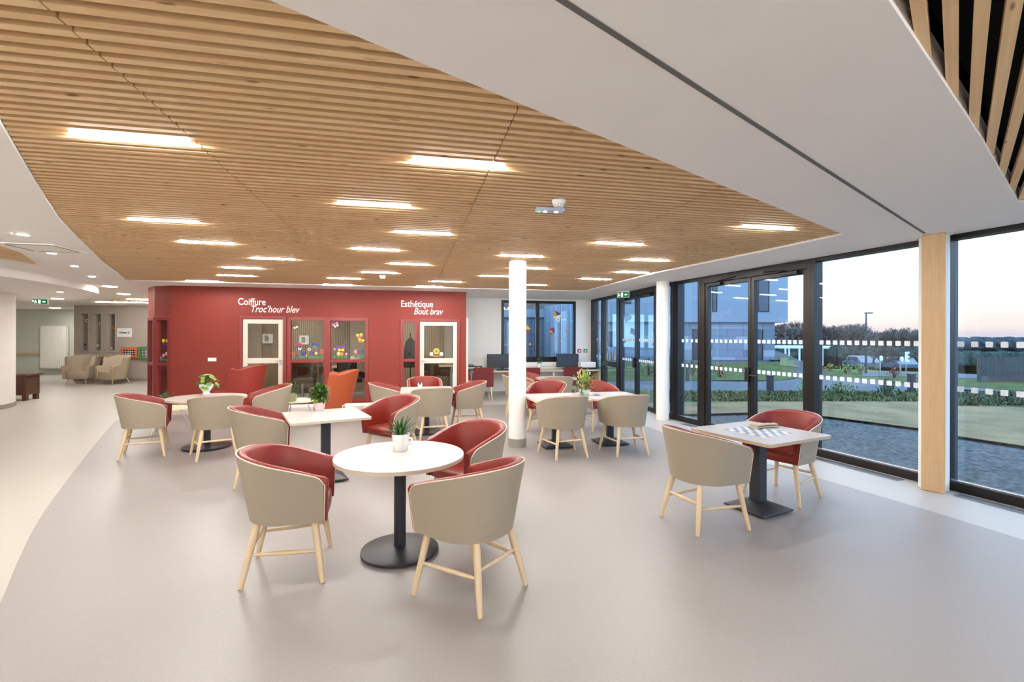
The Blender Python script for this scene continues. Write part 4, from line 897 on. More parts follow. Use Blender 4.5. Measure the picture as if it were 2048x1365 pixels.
t = empty('tablet_rack', (0, 0, 0), 0, 'dark tray of papers next to the book pile on the desk', 'tray'); a, b = bpt(951, .4), bpt(963, .4)
for k in range(3): mb = MB(); mb.box(a, b, -.55, -.25, .735+k*.05, .742+k*.05, FBk); mb.build('shelf', M['black'], t)
mb = MB(); mb.box(a, a+.01, -.55, -.25, .7255, .85, FBk); mb.box(b-.01, b, -.55, -.25, .7255, .85, FBk); mb.build('side_panel', M['black'], t)
q = P(938.5, 765, .40); t = empty('fire_extinguisher', (-1.16, 12.62, .0), 0, 'small red fire extinguisher beside the desk', 'extinguisher')
mb = MB(); mb.lathe([(.06, .30), (.068, .32), (.068, .62), (.05, .67), (.02, .69)], 24); mb.build('cylinder', mat('fire_red', rgb(196, 22, 28), .3), t, smooth=True)
mb = MB(); mb.lathe([(.0685, .40), (.0685, .50)], 24); mb.build('label_band', M['paper'], t); mb = MB(); mb.lathe([(.02, .69), (.022, .74)], 12); mb.box(-.02, .08, -.012, .012, .74, .76); mb.tube([(.02, 0, .73), (.1, 0, .70), (.11, 0, .55), (.09, 0, .42)], .009, 8); mb.build('valve', M['black'], t)
mb = MB(); mb.lathe([(.07, 0), (.075, .01), (.075, .02), (.02, .03), (.02, .30)], 16); mb.build('stand', M['black'], t)
# ------------------------------------------------------------------ plants and small things
def leaf_mesh(mb, base, d, L_, w, droop=.3, n=4, mi=0, fold=.15, up=Vector((0, 0, 1))):
    d = d.normalized(); side = d.cross(up)
    if side.length < .05: side = Vector((1, 0, 0))
    side.normalize(); vs = []; p = Vector(base); dd = d.copy(); 
    for i in range(n+1):
        t = i/n; ww = w*math.sin(math.pi*min(.97, .12+t*.86))**.8; nn = side.cross(dd).normalized()
        vs += [p-side*ww+nn*ww*fold, p.copy(), p+side*ww+nn*ww*fold]; p = p+dd*(L_/n); dd = (dd-Vector((0, 0, droop/n))).normalized()
    fs = []
    for i in range(n): a = i*3; fs += [(a, a+1, a+4, a+3), (a+1, a+2, a+5, a+4)]
    mb.add(vs, fs, mi)
def pot(t, prof, m, name='pot'):
    mb = MB(); mb.lathe(prof, 28); return mb.build(name, m, t, smooth=True)
def rdir(el0, el1, rnd):
    a = rnd.uniform(0, 2*math.pi); e = R(rnd.uniform(el0, el1)); return Vector((math.cos(a)*math.cos(e), math.sin(a)*math.cos(e), math.sin(e)))
TZ = .7483
# aloe in a modelled white pot
rnd = random.Random(3)
c = P(799, 903, TZ); t = empty('potted_aloe', (c.x, c.y+.03, TZ), R(20), 'spiky aloe in a white face-shaped pot on the nearest round table', 'plant')
pr = [(.050, 0), (.056, .006), (.060, .05), (.064, .09), (.070, .12), (.069, .133), (.060, .133), (.058, .118), (.001, .116)]
mb = MB(); mb.lathe(pr, 40)
for i, v in enumerate(mb.v):
    x, y, z = v; r = math.hypot(x, y); a = math.atan2(y, x)
    if r > .045 and z < .13:
        k = 1+.05*math.sin(3*a+z*40)*math.sin(z*45)+.07*math.exp(-((a+math.pi/2)/.25)**2-((z-.06)/.018)**2)+.05*math.exp(-((a+math.pi/2)/.5)**2-((z-.095)/.012)**2)
        mb.v[i] = (x*k, y*k, z)
mb.build('pot', M['ceramic'], t, smooth=True)
mb = MB(); mb.tube([(.055, -.02, .1), (.085, -.035, .095), (.088, -.035, .055), (.06, -.025, .05)], .008, 8); mb.build('ear', M['ceramic'], t, smooth=True)
for k in range(26):
    e = 85-k*2.9; a = k*2.4; d = Vector((math.cos(a)*math.cos(R(e)), math.sin(a)*math.cos(R(e)), math.sin(R(e)))); mb = MB(); L_ = .125+.025*(k % 3)-(.03 if k < 3 else 0)
    leaf_mesh(mb, (.012*math.cos(a), .012*math.sin(a), .118), d, L_, .0105, droop=.25-.35*(k % 5 == 0), n=5, fold=.7); mb.build('leaf', M['leaf_d'] if k % 3 else M['leaf'], t, smooth=True)
# trailing round-leaved plant
c = P(411, 789, TZ); t = empty('potted_peperomia', (c.x, c.y+.02, TZ), 0, 'round-leaved trailing plant in a white footed bowl on the left round table', 'plant')
pot(t, [(.05, 0), (.055, .01), (.04, .03), (.06, .06), (.09, .10), (.10, .15), (.092, .15), (.085, .13), (.001, .125)], M['ceramic'])
rnd = random.Random(5); ms = MB()
for k in range(46):
    d = rdir(-5, 80, rnd); s = Vector((0, 0, .14)); e = s+Vector((d.x*.17, d.y*.17, d.z*.17)); 
    if d.z < .4: e.z -= .08*rnd.random()
    mid = s.lerp(e, .5)+Vector((0, 0, .03)); ms.tube([s, mid, e], .0022, 5)
    mb = MB(); r = rnd.uniform(.024, .036); nrm = Vector((d.x, d.y, .8+rnd.uniform(-.3, .3))).normalized(); a1 = nrm.orthogonal().normalized(); a2 = nrm.cross(a1)
    mb.add([e+nrm*.004]+[e+(a1*math.cos(2*math.pi*j/10)+a2*math.sin(2*math.pi*j/10))*r for j in range(10)], [(0, j+1, (j+1) % 10+1) for j in range(10)]); mb.build('leaf', M['leaf_l'] if k % 3 else M['leaf'], t, smooth=True)
ms.build('stems', M['leaf'], t)['kind'] = 'stuff'
# bushy plant in pink pot
def bushy(t, z0, rad, n, seed, ms_, L0=.05, w=.011, cz=None, names=('foliage',)):
    rnd = random.Random(seed); cz = cz or z0+rad*.8
    for mi, m in enumerate(ms_):
        mb = MB()
        for k in range(n//len(ms_)):
            d = rdir(-35, 88, rnd); rr = rad*rnd.uniform(.35, .95); p = Vector((d.x*rr, d.y*rr, cz+d.z*rr)); leaf_mesh(mb, p, d+Vector((rnd.uniform(-.6, .6), rnd.uniform(-.6, .6), rnd.uniform(-.1, .7))), L0*rnd.uniform(.7, 1.2), w, .7, 3)
        mb.build('foliage', m, t)['kind'] = 'stuff'
    mb = MB()
    for k in range(9): d = rdir(30, 88, rnd); mb.tube([(0, 0, z0-.02), (d.x*rad*.6, d.y*rad*.6, cz+d.z*rad*.5)], .003, 5)
    mb.build('stems', M['leaf_d'], t)['kind'] = 'stuff'
c = P(637, 822, TZ); t = empty('potted_ficus', (c.x, c.y+.03, TZ), 0, 'bushy green plant in a pale pink pot on the white table', 'plant')
pot(t, [(.050, 0), (.054, .004), (.070, .10), (.066, .10), (.062, .085), (.001, .082)], M['pinkpot']); bushy(t, .10, .112, 720, 8, [M['leaf'], M['leaf_d'], M['leaf_l']], .055, .012, .185)
# green pot on the low tray
t = empty('potted_plant', (-4.02, 8.62, .471), 0, 'leafy plant in a square-looking sage green pot on the low tray table', 'plant')
pot(t, [(.09, 0), (.10, .01), (.12, .16), (.112, .16), (.10, .14), (.001, .138)], M['greenpot']); bushy(t, .16, .12, 150, 9, [M['leaf'], M['leaf_d']], .07, .017, .22)
t = empty('potted_plant', (-5.75, 7.9, .441), 0, 'small spindly plant on the low tray behind the leftmost tub chair', 'plant')
pot(t, [(.05, 0), (.06, .08), (.055, .08), (.001, .07)], M['greenpot']); bushy(t, .08, .13, 50, 11, [M['leaf'], M['leaf_d']], .08, .008, .13)
# bouquet on the double table
c = P(1169, 791, TZ); t = empty('bouquet', (c.x, c.y+.04, TZ), 0, 'loose bouquet of leaves and reddish berries in a pale bowl', 'plant')
pot(t, [(.05, 0), (.06, .01), (.085, .05), (.09, .09), (.084, .09), (.07, .06), (.001, .03)], mat('celadon', rgb(206, 222, 214), .3)); rnd = random.Random(12)
for m, n_, el, rr, Ls in ((M['leaf_y'], 60, (35, 88), .30, .05), (M['leaf_l'], 70, (5, 80), .20, .05), (M['leaf'], 60, (-20, 60), .16, .055), (M['berry'], 70, (5, 65), .2, .018)):
    mb = MB()
    for k in range(n_):
        d = rdir(*el, rnd); r = rr*rnd.uniform(.5, 1); p = Vector((d.x*r*.75, d.y*r*.75, .09+d.z*r)); leaf_mesh(mb, p, d+Vector((rnd.uniform(-.7, .7), rnd.uniform(-.7, .7), rnd.uniform(-.2, .7))), Ls, Ls*.28, .6, 3)
        if k % 3 == 0: mb.tube([(0, 0, .06), p], .0018, 4)
    mb.build('foliage', m, t)['kind'] = 'stuff'
s = bpt(1077, .25); c = FBk@Vector((s, -.3, .7253)); t = empty('potted_plant', c, 0, 'small green plant in a tall white pot on the long desk', 'plant')
pot(t, [(.04, 0), (.055, .17), (.05, .17), (.001, .15)], M['ceramic']); bushy(t, .17, .085, 90, 13, [M['leaf_d'], M['leaf']], .05, .012, .22)
# mug, card holder, booklet, cloth
c = P(696, 822, TZ); t = empty('mug', (c.x, c.y, TZ), R(200), 'white mug at the back edge of the white table', 'mug'); pot(t, [(.034, 0), (.037, .004), (.038, .085), (.035, .085), (.033, .01), (.001, .008)], M['ceramic'], 'body')
mb = MB(); mb.tube([(.037, 0, .07), (.06, 0, .065), (.064, 0, .04), (.055, 0, .022), (.037, 0, .018)], .0045, 8); mb.build('handle', M['ceramic'], t, smooth=True)
c = P(840, 779, TZ); t = empty('table_ornament', (c.x, c.y, TZ), R(10), 'tiny white cat-eared holder on the small square table', 'ornament'); mb = MB(); mb.lathe([(.03, 0), (.036, .02), (.036, .07), (.03, .075)], 20); mb.build('body', M['ceramic'], t, smooth=True)
for q in (-1, 1): mb = MB(); mb.lathe([(.016, .07), (.002, .115)], 8, (q*.026, 0, 0)); mb.build('ear', M['ceramic'], t)
c = P(1188, 791, TZ); t = empty('booklet', (c.x, c.y, TZ+.0005), R(35), 'small dark blue booklet beside the bouquet', 'booklet'); mb = MB(); mb.box(-.08, .08, -.055, .055, 0, .006); mb.build('cover', STM[2], t); mb = MB(); mb.box(-.1, -.02, -.05, .05, .006, .008); mb.build('page', M['paper'], t)
c = P(1524, 855, TZ)
t = empty('folded_cloth', (c.x, c.y, TZ+.0006), R(24), 'folded beige cloth napkins lying on the chess table', 'cloth'); clm = mat('beige_cloth', rgb(176, 168, 148), .85, noise=.1, scale=120); rnd = random.Random(2)
for (ox, oy, a, w, d, z) in ((-.06, 0, .1, .16, .12, 0), (.08, -.015, -.35, .17, .09, .0), (.085, -.01, -.3, .15, .08, .018), (-.055, .005, .15, .14, .10, .018)):
    mb = MB(); rows = []
    for i in range(13):
        x = -w/2+w*i/12; rows.append([Vector((x, d/2*math.cos(b)*(1+.05*math.sin(i)), .009+.009*math.sin(b)*(1+.3*math.sin(i*1.3)))) for b in [2*math.pi*k/14 for k in range(14)]])
    mb.grid(rows, closed=True); mb.f += [tuple(range(14))[::-1], tuple(12*14+k for k in range(14))]; mb.m += [0, 0]; q = mb.build('fold', clm, t, smooth=True, fix=True); q.location = (ox, oy, z); q.rotation_euler = (0, 0, a)

# ------------------------------------------------------------------ ceiling devices
c = P(1100, 417, ZS); t = empty('emergency_light', (c.x, c.y, ZS), A12-.08, 'slim emergency light with green lamp under the slats', 'emergency light')
mb = MB(); mb.box(-.125, .125, -.05, .05, -.03, 0); mb.build('body', mat('pale_blue_plastic', rgb(190, 200, 226), .4), t, bevel=.006)
for x, m_, r in ((-.10, emis('green_lamp', (.1, 1, .15, 1), 2.5), .02), (-.045, emis('white_lamp', (.9, 1, 1, 1), 6), .02), (.055, emis('white_lamp_b', (.9, 1, 1, 1), 6), .02)): mb = MB(); mb.lathe([(r*.6, -.036), (r, -.030)], 16, (x, 0, 0)); mb.build('lamp', m_, t)
def detector(px, py, label, r=.055):
    c = P(px, py, ZS-.02); t = empty('smoke_detector', (c.x, c.y, ZS), 0, label, 'smoke detector'); mb = MB(); mb.lathe([(r*1.1, 0), (r*1.1, -.012), (r, -.02), (r*.95, -.035), (r*.75, -.052), (r*.3, -.055)][::-1], 28); mb.build('body', M['white'], t, smooth=True)
    mb = MB()
    for k in range(14): a = 2*math.pi*k/14; mb.box(r*.80, r*.93, -.003, .003, -.046, -.034, Matrix.Rotation(a, 4, 'Z'))
    mb.build('vents', M['greybase'], t)
detector(1118, 406, 'round white smoke detector beside the emergency light'); detector(765, 554, 'round white smoke detector between light strips above the red wall')
def exit_sign(loc, rz, label, arrow):
    t = empty('exit_sign', loc, rz, label, 'exit sign'); mb = MB(); mb.box(-.15, .15, -.012, .012, -.15, 0); mb.build('body', M['white'], t, bevel=.003)
    mb = MB(); mb.box(-.14, .14, -.0135, -.012, -.14, -.02); mb.build('panel', emis('exit_green', rgb(20, 120, 70), .9), t)
    mb = MB(); y = -.015
    mb.box(-.115, -.095, y, -.0135, -.06, -.04); mb.box(-.125, -.09, y, -.0135, -.095, -.062); mb.box(-.13, -.115, y, -.0135, -.125, -.095); mb.box(-.1, -.075, y, -.0135, -.115, -.095); mb.box(-.05, 0, y, -.0135, -.125, -.035)
    mb.add([(.06, y, -.11), (.06, y, -.05), (.115, y, -.08)], [(0, 2, 1)]); mb.box(.03, .065, y, -.0135, -.09, -.07); mb.build('pictogram', emis('exit_white', (1, 1, 1, 1), 1.2), t)
    mb = MB(); mb.tube([(0, 0, 0), (0, 0, .05)], .008, 8); mb.build('bracket', M['white'], t)
exit_sign((2.62, 11.2, 2.735), R(-35), 'white and green exit sign hanging by the far double door', 1)
exit_sign((-12.0, 12.1, 2.60), R(15), 'green exit sign with arrow hanging beside the rounded wall corner', 1)

# ------------------------------------------------------------------ outside
def sstep(a, b, x): t = min(max((x-a)/(b-a), 0), 1); return t*t*(3-2*t)
def ter(x, y):
    drop = .045*max(0, y-18)*sstep(.55, .64, x/max(y, 1)); mound = .25*math.exp(-((x-14)/7)**2-((y-27)/6)**2)
    return -.04-drop+mound*(1-sstep(.56, .62, x/max(y, 1)))
def PT(px, py):
    z = -.04
    for _ in range(30): p = P(px, py, z); z = z*.5+ter(p.x, p.y)*.5
    return Vector((p.x, p.y, ter(p.x, p.y)))
def ground_mat(name, a, b, scale, bump=.5, stretch=None):
    return mat(name, a, .95, noise=1, c2=b, scale=scale, bump=bump, stretch=stretch, spec=.2)
G = dict(gravel=ground_mat('pale_gravel', rgb(104, 104, 100), rgb(40, 40, 40), 15), sand=ground_mat('mossy_sand_path', rgb(146, 118, 82), rgb(104, 92, 62), 1.2), asphalt=ground_mat('asphalt', rgb(96, 98, 100), rgb(80, 82, 86), 8, .1),
 grass=ground_mat('lawn_grass', rgb(84, 94, 40), rgb(50, 62, 28), 3), meadow=ground_mat('rough_meadow', rgb(120, 124, 74), rgb(84, 96, 60), 1), field=ground_mat('far_field', rgb(74, 92, 72), rgb(50, 66, 56), .05, 0))
xs = [-30+2*i for i in range(100)]; ys = [-12+i for i in range(48)]+[36+2*i for i in range(20)]+[76, 90, 110, 140, 180, 240, 340, 500]
mb = MB(); mb.grid([[Vector((x, y, ter(x, y)-.05)) for y in ys] for x in [-40]+xs+[190, 260, 400]][::-1]); gr = struct(mb.build('ground', G['gravel']), 'pale gravel and ground outside the glass front'); gr.location = (0, 0, 0)
def patch(name, m, cols, lift, rows=6, label=None):
    """cols: (px, y_near, y_far) along the strip; draped over the ground"""
    c2 = []
    for (a, b) in zip(cols, cols[1:]):
        for k in range(4): c2.append([a[i]+(b[i]-a[i])*k/4 for i in range(3)])
    c2.append(cols[-1]); R_ = []
    for px, y0, y1 in c2: 
        p, q = PT(px, y0), PT(px, y1); R_.append([Vector((p.x+(q.x-p.x)*j/rows, p.y+(q.y-p.y)*j/rows, 0)) for j in range(rows+1)])
    for r in R_:
        for v in r: v.z = ter(v.x, v.y)+lift
    mb = MB(); mb.grid(R_[::-1]); return struct(mb.build(name, m, fix=False), label)
patch('sandy_path', G['sand'], [(1150, 835, 800), (1350, 830, 800), (1500, 826, 802), (1648, 833, 803), (1842, 858, 803), (1908, 872, 806), (2048, 893, 815), (2500, 990, 850)], .004, label='mossy sand path outside')
patch('lawn', G['grass'], [(1100, 806, 782), (1350, 806, 782), (1500, 804, 782), (1648, 803, 783), (1842, 804, 784), (2048, 816, 792), (2500, 850, 815)], .008, label='low green strip along the path')
patch('asphalt_path', G['asphalt'], [(1100, 783, 764), (1350, 783, 762), (1500, 784, 764), (1560, 784, 762), (1648, 785, 752), (1700, 785, 757), (1842, 785, 770), (1908, 778, 772), (2048, 790, 784), (2400, 815, 806)], .004, label='bluish asphalt path')
patch('lawn', G['grass'], [(1100, 764, 727), (1350, 762, 727), (1560, 762, 726), (1640, 750, 737), (1660, 752, 737), (1700, 757, 738), (1842, 769, 752), (1908, 772, 752), (2048, 784, 762), (2400, 806, 778)], .012, label='green lawn with a low mound')
patch('road', G['asphalt'], [(1725, 754, 745.5), (1842, 756, 747), (1908, 758, 748), (2048, 762, 754)], .03, rows=4, label='road beyond the lawn')
patch('meadow', G['meadow'], [(1560, 732, 716), (1640, 740, 722), (1740, 745, 730), (1842, 748, 738)], .03, label='yellowish verge before the hedges')
patch('field', G['field'], [(1540, 722, 690), (1700, 722, 684), (1842, 738, 683), (1908, 745, 684), (2048, 752, 685), (2300, 760, 686)], .05, rows=10, label='dark fields sloping down to the horizon')
# ragged ground-cover leaves along the low strip and tufts in the lawn
def tufts(name, m, n, reg, h, w, label, seed):
    rnd = random.Random(seed); mb = MB()
    for k in range(n):
        px = rnd.uniform(reg[0], reg[1]); py = rnd.uniform(reg[2], reg[3]); p = PT(px, py)
        for j in range(5): leaf_mesh(mb, p+Vector((rnd.uniform(-.1, .1), rnd.uniform(-.1, .1), 0)), rdir(30, 85, rnd), h*rnd.uniform(.5, 1.1), w, .5, 2)
    return tag(mb.build(name, m), label, 'plants', kind='stuff')
M['cover'] = mat('ground_cover_leaf', rgb(92, 98, 34), .6, noise=.3, scale=30); M['cover_d'] = mat('dark_ground_cover_leaf', rgb(58, 66, 26), .6)
tufts('ground_cover', M['cover'], 1500, (1340, 1850, 786, 803), .10, .022, 'dense low ground cover beyond the gravel', 1)
tufts('ground_cover', M['cover_d'], 600, (1340, 1850, 786, 803), .11, .022, 'darker leaves mixed in the ground cover', 2)
tufts('ground_cover', M['cover_d'], 600, (1905, 2070, 790, 812), .16, .025, 'dark ground cover right of the oak-faced pillar', 4)
def bush(px, py, h, r, n, ms_, label, seed, stuffname='foliage'):
    p = PT(px, py); rnd = random.Random(seed); t = empty('garden_bush', p, 0, label, 'bush', 'bushes in the garden'); mb = MB()
    for k in range(14): d = rdir(35, 85, rnd); mb.tube([(0, 0, 0), (d.x*r*.6, d.y*r*.6, d.z*h*.5), (d.x*r, d.y*r, d.z*h*.95)], [.012, .008, .004], 5)
    mb.build('stems', M['darkwood'], t)['kind'] = 'stuff'; mb = MB()
    for k in range(n):
        d = rdir(0, 88, rnd); q = rnd.uniform(.45, 1); leaf_mesh(mb, (d.x*r*q, d.y*r*q, .1*h+d.z*h*.85*q), rdir(10, 80, rnd), .10, .022, .5, 2)
    mb.build(stuffname, ms_, t)['kind'] = 'stuff'; return t
for i, (px, py, h, r, n, m_, lb) in enumerate(((1775, 795, .55, .35, 200, M['leaf_d'], 'dark leafy bush by the near path, left of the oak-faced pillar'), (1680, 790, .35, .5, 160, M['leaf'], 'low leafy bush in the ground-cover strip'), (1607, 792, .55, .2, 50, M['leaf_l'], 'thin sapling-like bush by the right door leaf'),
  (1440, 755, .5, .3, 90, M['berry'], 'reddish bare bush on the lawn behind the left door leaf'), (1385, 752, .7, .35, 90, M['leaf_d'], 'bush seen through the pane beside the round pillar'), (1297, 752, .8, .35, 90, M['leaf_d'], 'bush seen through the far double door'),
  (1630, 735, .5, .4, 80, M['leaf_y'], 'dry grass tuft at the edge of the meadow'), (1660, 742, .55, .6, 120, M['leaf_y'], 'tawny grass clump left of the lamp post'), (1692, 748, .6, .7, 140, M['leaf_y'], 'larger tawny grass clump left of the lamp post'), (1722, 748, .6, .6, 120, M['leaf_y'], 'tawny grass clump at the foot of the lamp post'), (1787, 758, .55, .3, 80, M['berry'], 'small russet bush before the road'))):
    bush(px, py, h, r, n, m_, lb, 30+i)
# bollards
for px, py, h, w, lb in ((1540, 783, 31.5, 10, 'dark bollard light between the two near door leaves'), (1375, 763, 36, 6, 'dark bollard light seen left of the near double door'), (1823, 788, 40, 10, 'dark bollard light left of the oak-faced pillar')):
    p = PT(px, py); k = p.y/F; t = empty('bollard_light', p, 0, lb, 'bollard', 'bollard lights along the path'); mb = MB(); mb.box(-w*k/2, w*k/2, -w*k/2, w*k/2, 0, h*k*.93); mb.build('post', M['base'], t, bevel=.01); mb = MB(); mb.box(-w*k*.55, w*k*.55, -w*k*.55, w*k*.55, h*k*.93, h*k); mb.build('cap', M['black'], t)
# lamp post
p = PT(1732, 748); hh = zat(1732, 627, p.y)-p.z; t = empty('street_lamp', p, 0, 'tall thin dark street lamp beyond the lawn', 'street lamp'); mb = MB(); mb.tube([(0, 0, 0), (0, 0, hh)], [.07, .04], 10); mb.build('pole', M['base'], t)
mb = MB(); mb.box(-.05, .36, -.08, .08, hh-.02, hh+.05); mb.build('lamp_head', M['base'], t)
# road signs
for px, py, zt, kind, lb in ((1760, 752, 712, 'disc', 'round road sign seen edge-on, left of the direction boards'), (1801, 757, 714, 'disc', 'round road sign directly left of the direction boards'), (1812, 744, 704, 'boards', 'white direction boards on a post beyond the lawn')):
    p = PT(px, py); hh = zat(px, zt, p.y)-p.z; k = p.y/F; t = empty('road_sign', p, R(25), lb, 'road sign'); mb = MB(); mb.tube([(0, 0, 0), (0, 0, hh)], .035, 8); mb.build('post', M['steel'], t)
    if kind == 'disc': mb = MB(); Mx = Matrix.Translation(Vector((0, -.05, hh-5*k)))@Matrix.Rotation(R(90), 4, 'X')@Matrix.Rotation(R(0), 4, 'Z'); mb.lathe([(5.5*k, 0), (5.5*k, .02)], 20, M=Mx); mb.build('disc', M['white'], t)
    else:
        for j in range(5): mb = MB(); mb.box(-6*k, (4 if j % 2 else 9)*k, -.06, -.03, hh-(4.2*j+3.6)*k, hh-4.2*j*k); mb.build('direction_board', M['white'], t)
# pergola
t = empty('pergola', (0, 0, 0), 0, 'white timber pergola beyond the lawn', 'pergola'); z1 = zat(1590, 696.5, 60)
for px in (1571, 1578, 1599, 1616, 1645): p = Vector(((px-1024)/F*60, 60, 0)); mb = MB(); mb.box(p.x-.08, p.x+.08, p.y-.08, p.y+.08, ter(p.x, p.y), z1); mb.build('post', M['white'], t)
x0, x1 = (1556-1024)/F*60, (1655-1024)/F*60
for y in (59.7, 60.3, 62): mb = MB(); mb.box(x0, x1, y-.06, y+.06, z1-.05, z1+.16); mb.build('beam', M['white'], t)
for k in range(10): x = x0+(x1-x0)*k/9; mb = MB(); mb.box(x-.05, x+.05, 59.5, 62.4, z1+.16, z1+.28); mb.build('rafter', M['white'], t)
# dark timber enclosure on the right
p = PT(1955, 765); t = empty('timber_enclosure', (0, 0, 0), 0, 'dark boarded enclosure beyond the right-hand lawn', 'fence'); zt = zat(1960, 715, p.y)
bd = mat('weathered_boards', rgb(78, 72, 66), .8, noise=.3, scale=5)
for k in range(42): x = p.x+k*.17; yy = p.y+k*.01; mb = MB(); mb.box(x, x+.155, yy, yy+.03, ter(x, yy)-.2, zt); mb.build('board', bd, t)
# apartment building
t = empty('apartment_building', (0, 0, 0), 0, 'pale two-volume building with overhanging upper floor beyond the lawn', 'building'); Yb = 36; bx = lambda px, Y=Yb: (px-1024)/F*Y
zu = zat(1500, 645, Yb); 
mb = MB(); mb.box(bx(1178), bx(1575.6), Yb, Yb+10, zu, 9.5); mb.build('upper_volume', M['concrete'], t)
mb = MB(); mb.box(bx(1178), bx(1554.5), Yb+.35, Yb+10, -1.6, zu); mb.build('lower_volume', M['concrete'], t)
shades = [mat('cladding_%s' % n_, rgb(*c_), .8) for n_, c_ in (('light', (152, 154, 158)), ('mid', (128, 131, 137)), ('grey', (112, 116, 122)))]
rnd = random.Random(6); pm = {}
def pan(x0, x1, z0, z1, y, m):
    key = (round(x1-x0, 2), round(z1-z0, 2), m.name)
    if key not in pm: mb = MB(); mb.box(0, x1-x0-.03, -.03, 0, 0, z1-z0-.03); o = mb.build('cladding_panel', m, t); pm[key] = o.data
    else: o = bpy.data.objects.new('cladding_panel', pm[key]); COL.objects.link(o); o.parent = t
    o.location = (x0+.015, y, z0+.015)
holes_ = [(bx(1388), bx(1402), .0, 2.3), (bx(1518), bx(1530), .0, 2.3), (bx(1216), bx(1232), 1.2, 2.1)]
rowh = (zu+.35)/6; 
for r in range(6):
    z0 = -.35+r*rowh; x = bx(1554.5)-(.4 if r % 2 else .0); off = x
    xs_ = []; x = bx(1554.5)
    while x > bx(1185): w_ = rnd.choice([1.2, 1.8, 2.4]) if r % 3 else rnd.choice([1.2, 1.8]); xs_.append((max(x-w_, bx(1180)), x)); x -= w_
    for a, b in xs_:
        if b-a < .2 or any(a < h[1] and b > h[0] and z0 < h[3] and z0+rowh > h[2] for h in holes_): 
            for h in holes_:
                if a < h[1] and b > h[0] and z0 < h[3] and z0+rowh > h[2]:
                    if h[0]-a > .25: pan(a, h[0], z0, z0+rowh, Yb+.35, rnd.choice(shades))
                    if b-h[1] > .25: pan(h[1], b, z0, z0+rowh, Yb+.35, rnd.choice(shades))
            continue
        pan(a, b, z0, z0+rowh, Yb+.35, rnd.choice(shades))
for h in holes_:
    mb = MB(); rect_frame(mb, h[0], h[1], h[2]-.2, h[3], .05, 0, .08, Matrix.Translation(Vector((0, Yb+.25, 0)))); f_ = mb.build('window', M['alu'], t); mb = MB(); mb.box(h[0]+.05, h[1]-.05, Yb+.28, Yb+.3, h[2]-.15, h[3]-.05); mb.build('pane', M['screen'], f_)
for a, b, z0, z1 in ((1396, 1404, 4.0, 6.6), (1424, 1434, 3.6, 6.6), (1515, 1538, 3.6, 6.6), (1250, 1262, 4.2, 6.6), (1310, 1322, 4.2, 6.6)):
    a, b = bx(a), bx(b); mb = MB(); rect_frame(mb, a, b, z0, z1, .08, -.02, .06, Matrix.Translation(Vector((0, Yb-.02, 0)))); f_ = mb.build('window', M['alu'], t); mb = MB(); mb.box(a+.08, b-.08, Yb-.03, Yb-.01, z0+.08, z1-.08); mb.build('pane', M['screen'], f_)
# courtyard wings seen through the back window
t = empty('courtyard_wing', (0, 0, 0), 0, 'pale building wing seen through the back window', 'building')
mb = MB(); mb.box(-3, 1.62, 23, 26, -.3, 7); mb.build('rear_wall', shades[2], t); mb = MB(); mb.box(-3, 1.62, 22.9, 23, 2.6, 3.0); mb.build('band', shades[0], t)
mb = MB(); mb.box(1.55, 2.62, 19, 22.9, -.3, 7); mb.build('front_wall', M['concrete'], t)
for z in (.6, 1.2, 1.8, 2.4): mb = MB(); mb.box(-1, 1.5, 22.97, 23, z, z+.02); mb.build('joint', shades[1], t)
for x in (1.72, 1.95, 2.3): mb = MB(); mb.box(x, x+.05, 18.96, 19, -.3, 5); mb.build('fold', shades[0], t)

# bare trees along the horizon
bark = mat('bare_bark', rgb(96, 86, 76), .9)
def tree_mesh(seed, h, depth=7):
    rnd = random.Random(seed); mb = MB()
    def br(p, d, L_, r, k):
        q = p+d*L_*.5+Vector((rnd.uniform(-1, 1), rnd.uniform(-1, 1), 0))*L_*.05; e = p+d*L_; r = max(r, .03); mb.tube([p, q, e], [r, r*.85, r*.7], 4 if k > 2 else 3, cap=False)
        if k == 0: return
        for j in range(3):
            a = rnd.uniform(0, 6.283); sp = rnd.uniform(.35, .85); o = d.orthogonal().normalized(); o2 = d.cross(o); nd = (d+(o*math.cos(a)+o2*math.sin(a))*sp+Vector((0, 0, .12))).normalized()
            br(p.lerp(e, rnd.uniform(.6, 1)), nd, L_*rnd.uniform(.62, .82), r*.62, k-1)
    br(Vector((0, 0, 0)), Vector((0, 0, 1)), h*.28, h*.022, depth-1); return mb
tms = []
for i in range(4):
    o = tree_mesh(50+i, 10).build('branches', bark); tms.append(o.data); bpy.data.objects.remove(o)
def tree(px, D, ytop, i, label, sc=1, base=None):
    x = (px-1024)/F*D; z0 = base if base is not None else ter(x, D)-1; hh = zat(px, ytop, D)-z0
    t = empty('bare_tree', (x, D, z0), i*1.3, label, 'tree', 'bare trees on the horizon'); o = bpy.data.objects.new('branches', tms[i % 4]); COL.objects.link(o); o.parent = t; s = hh/max(v.co.z for v in o.data.vertices); o.scale = (s*sc, s*sc, s)
spec = [(1557, 95, 660), (1568, 100, 652), (1580, 92, 640), (1592, 96, 645), (1604, 100, 648), (1616, 94, 650), (1630, 96, 652), (1645, 92, 650), (1658, 96, 648), (1672, 100, 652), (1686, 94, 648), (1698, 96, 646), (1710, 92, 650), (1722, 98, 654), (1736, 100, 660), (1750, 102, 664), (1764, 104, 667), (1778, 100, 662), (1792, 96, 656), (1805, 94, 655), (1818, 96, 658), (1832, 98, 659), (1845, 100, 660), (1860, 100, 662)]
ORD = 'first second third fourth fifth sixth seventh eighth ninth tenth eleventh twelfth'.split()
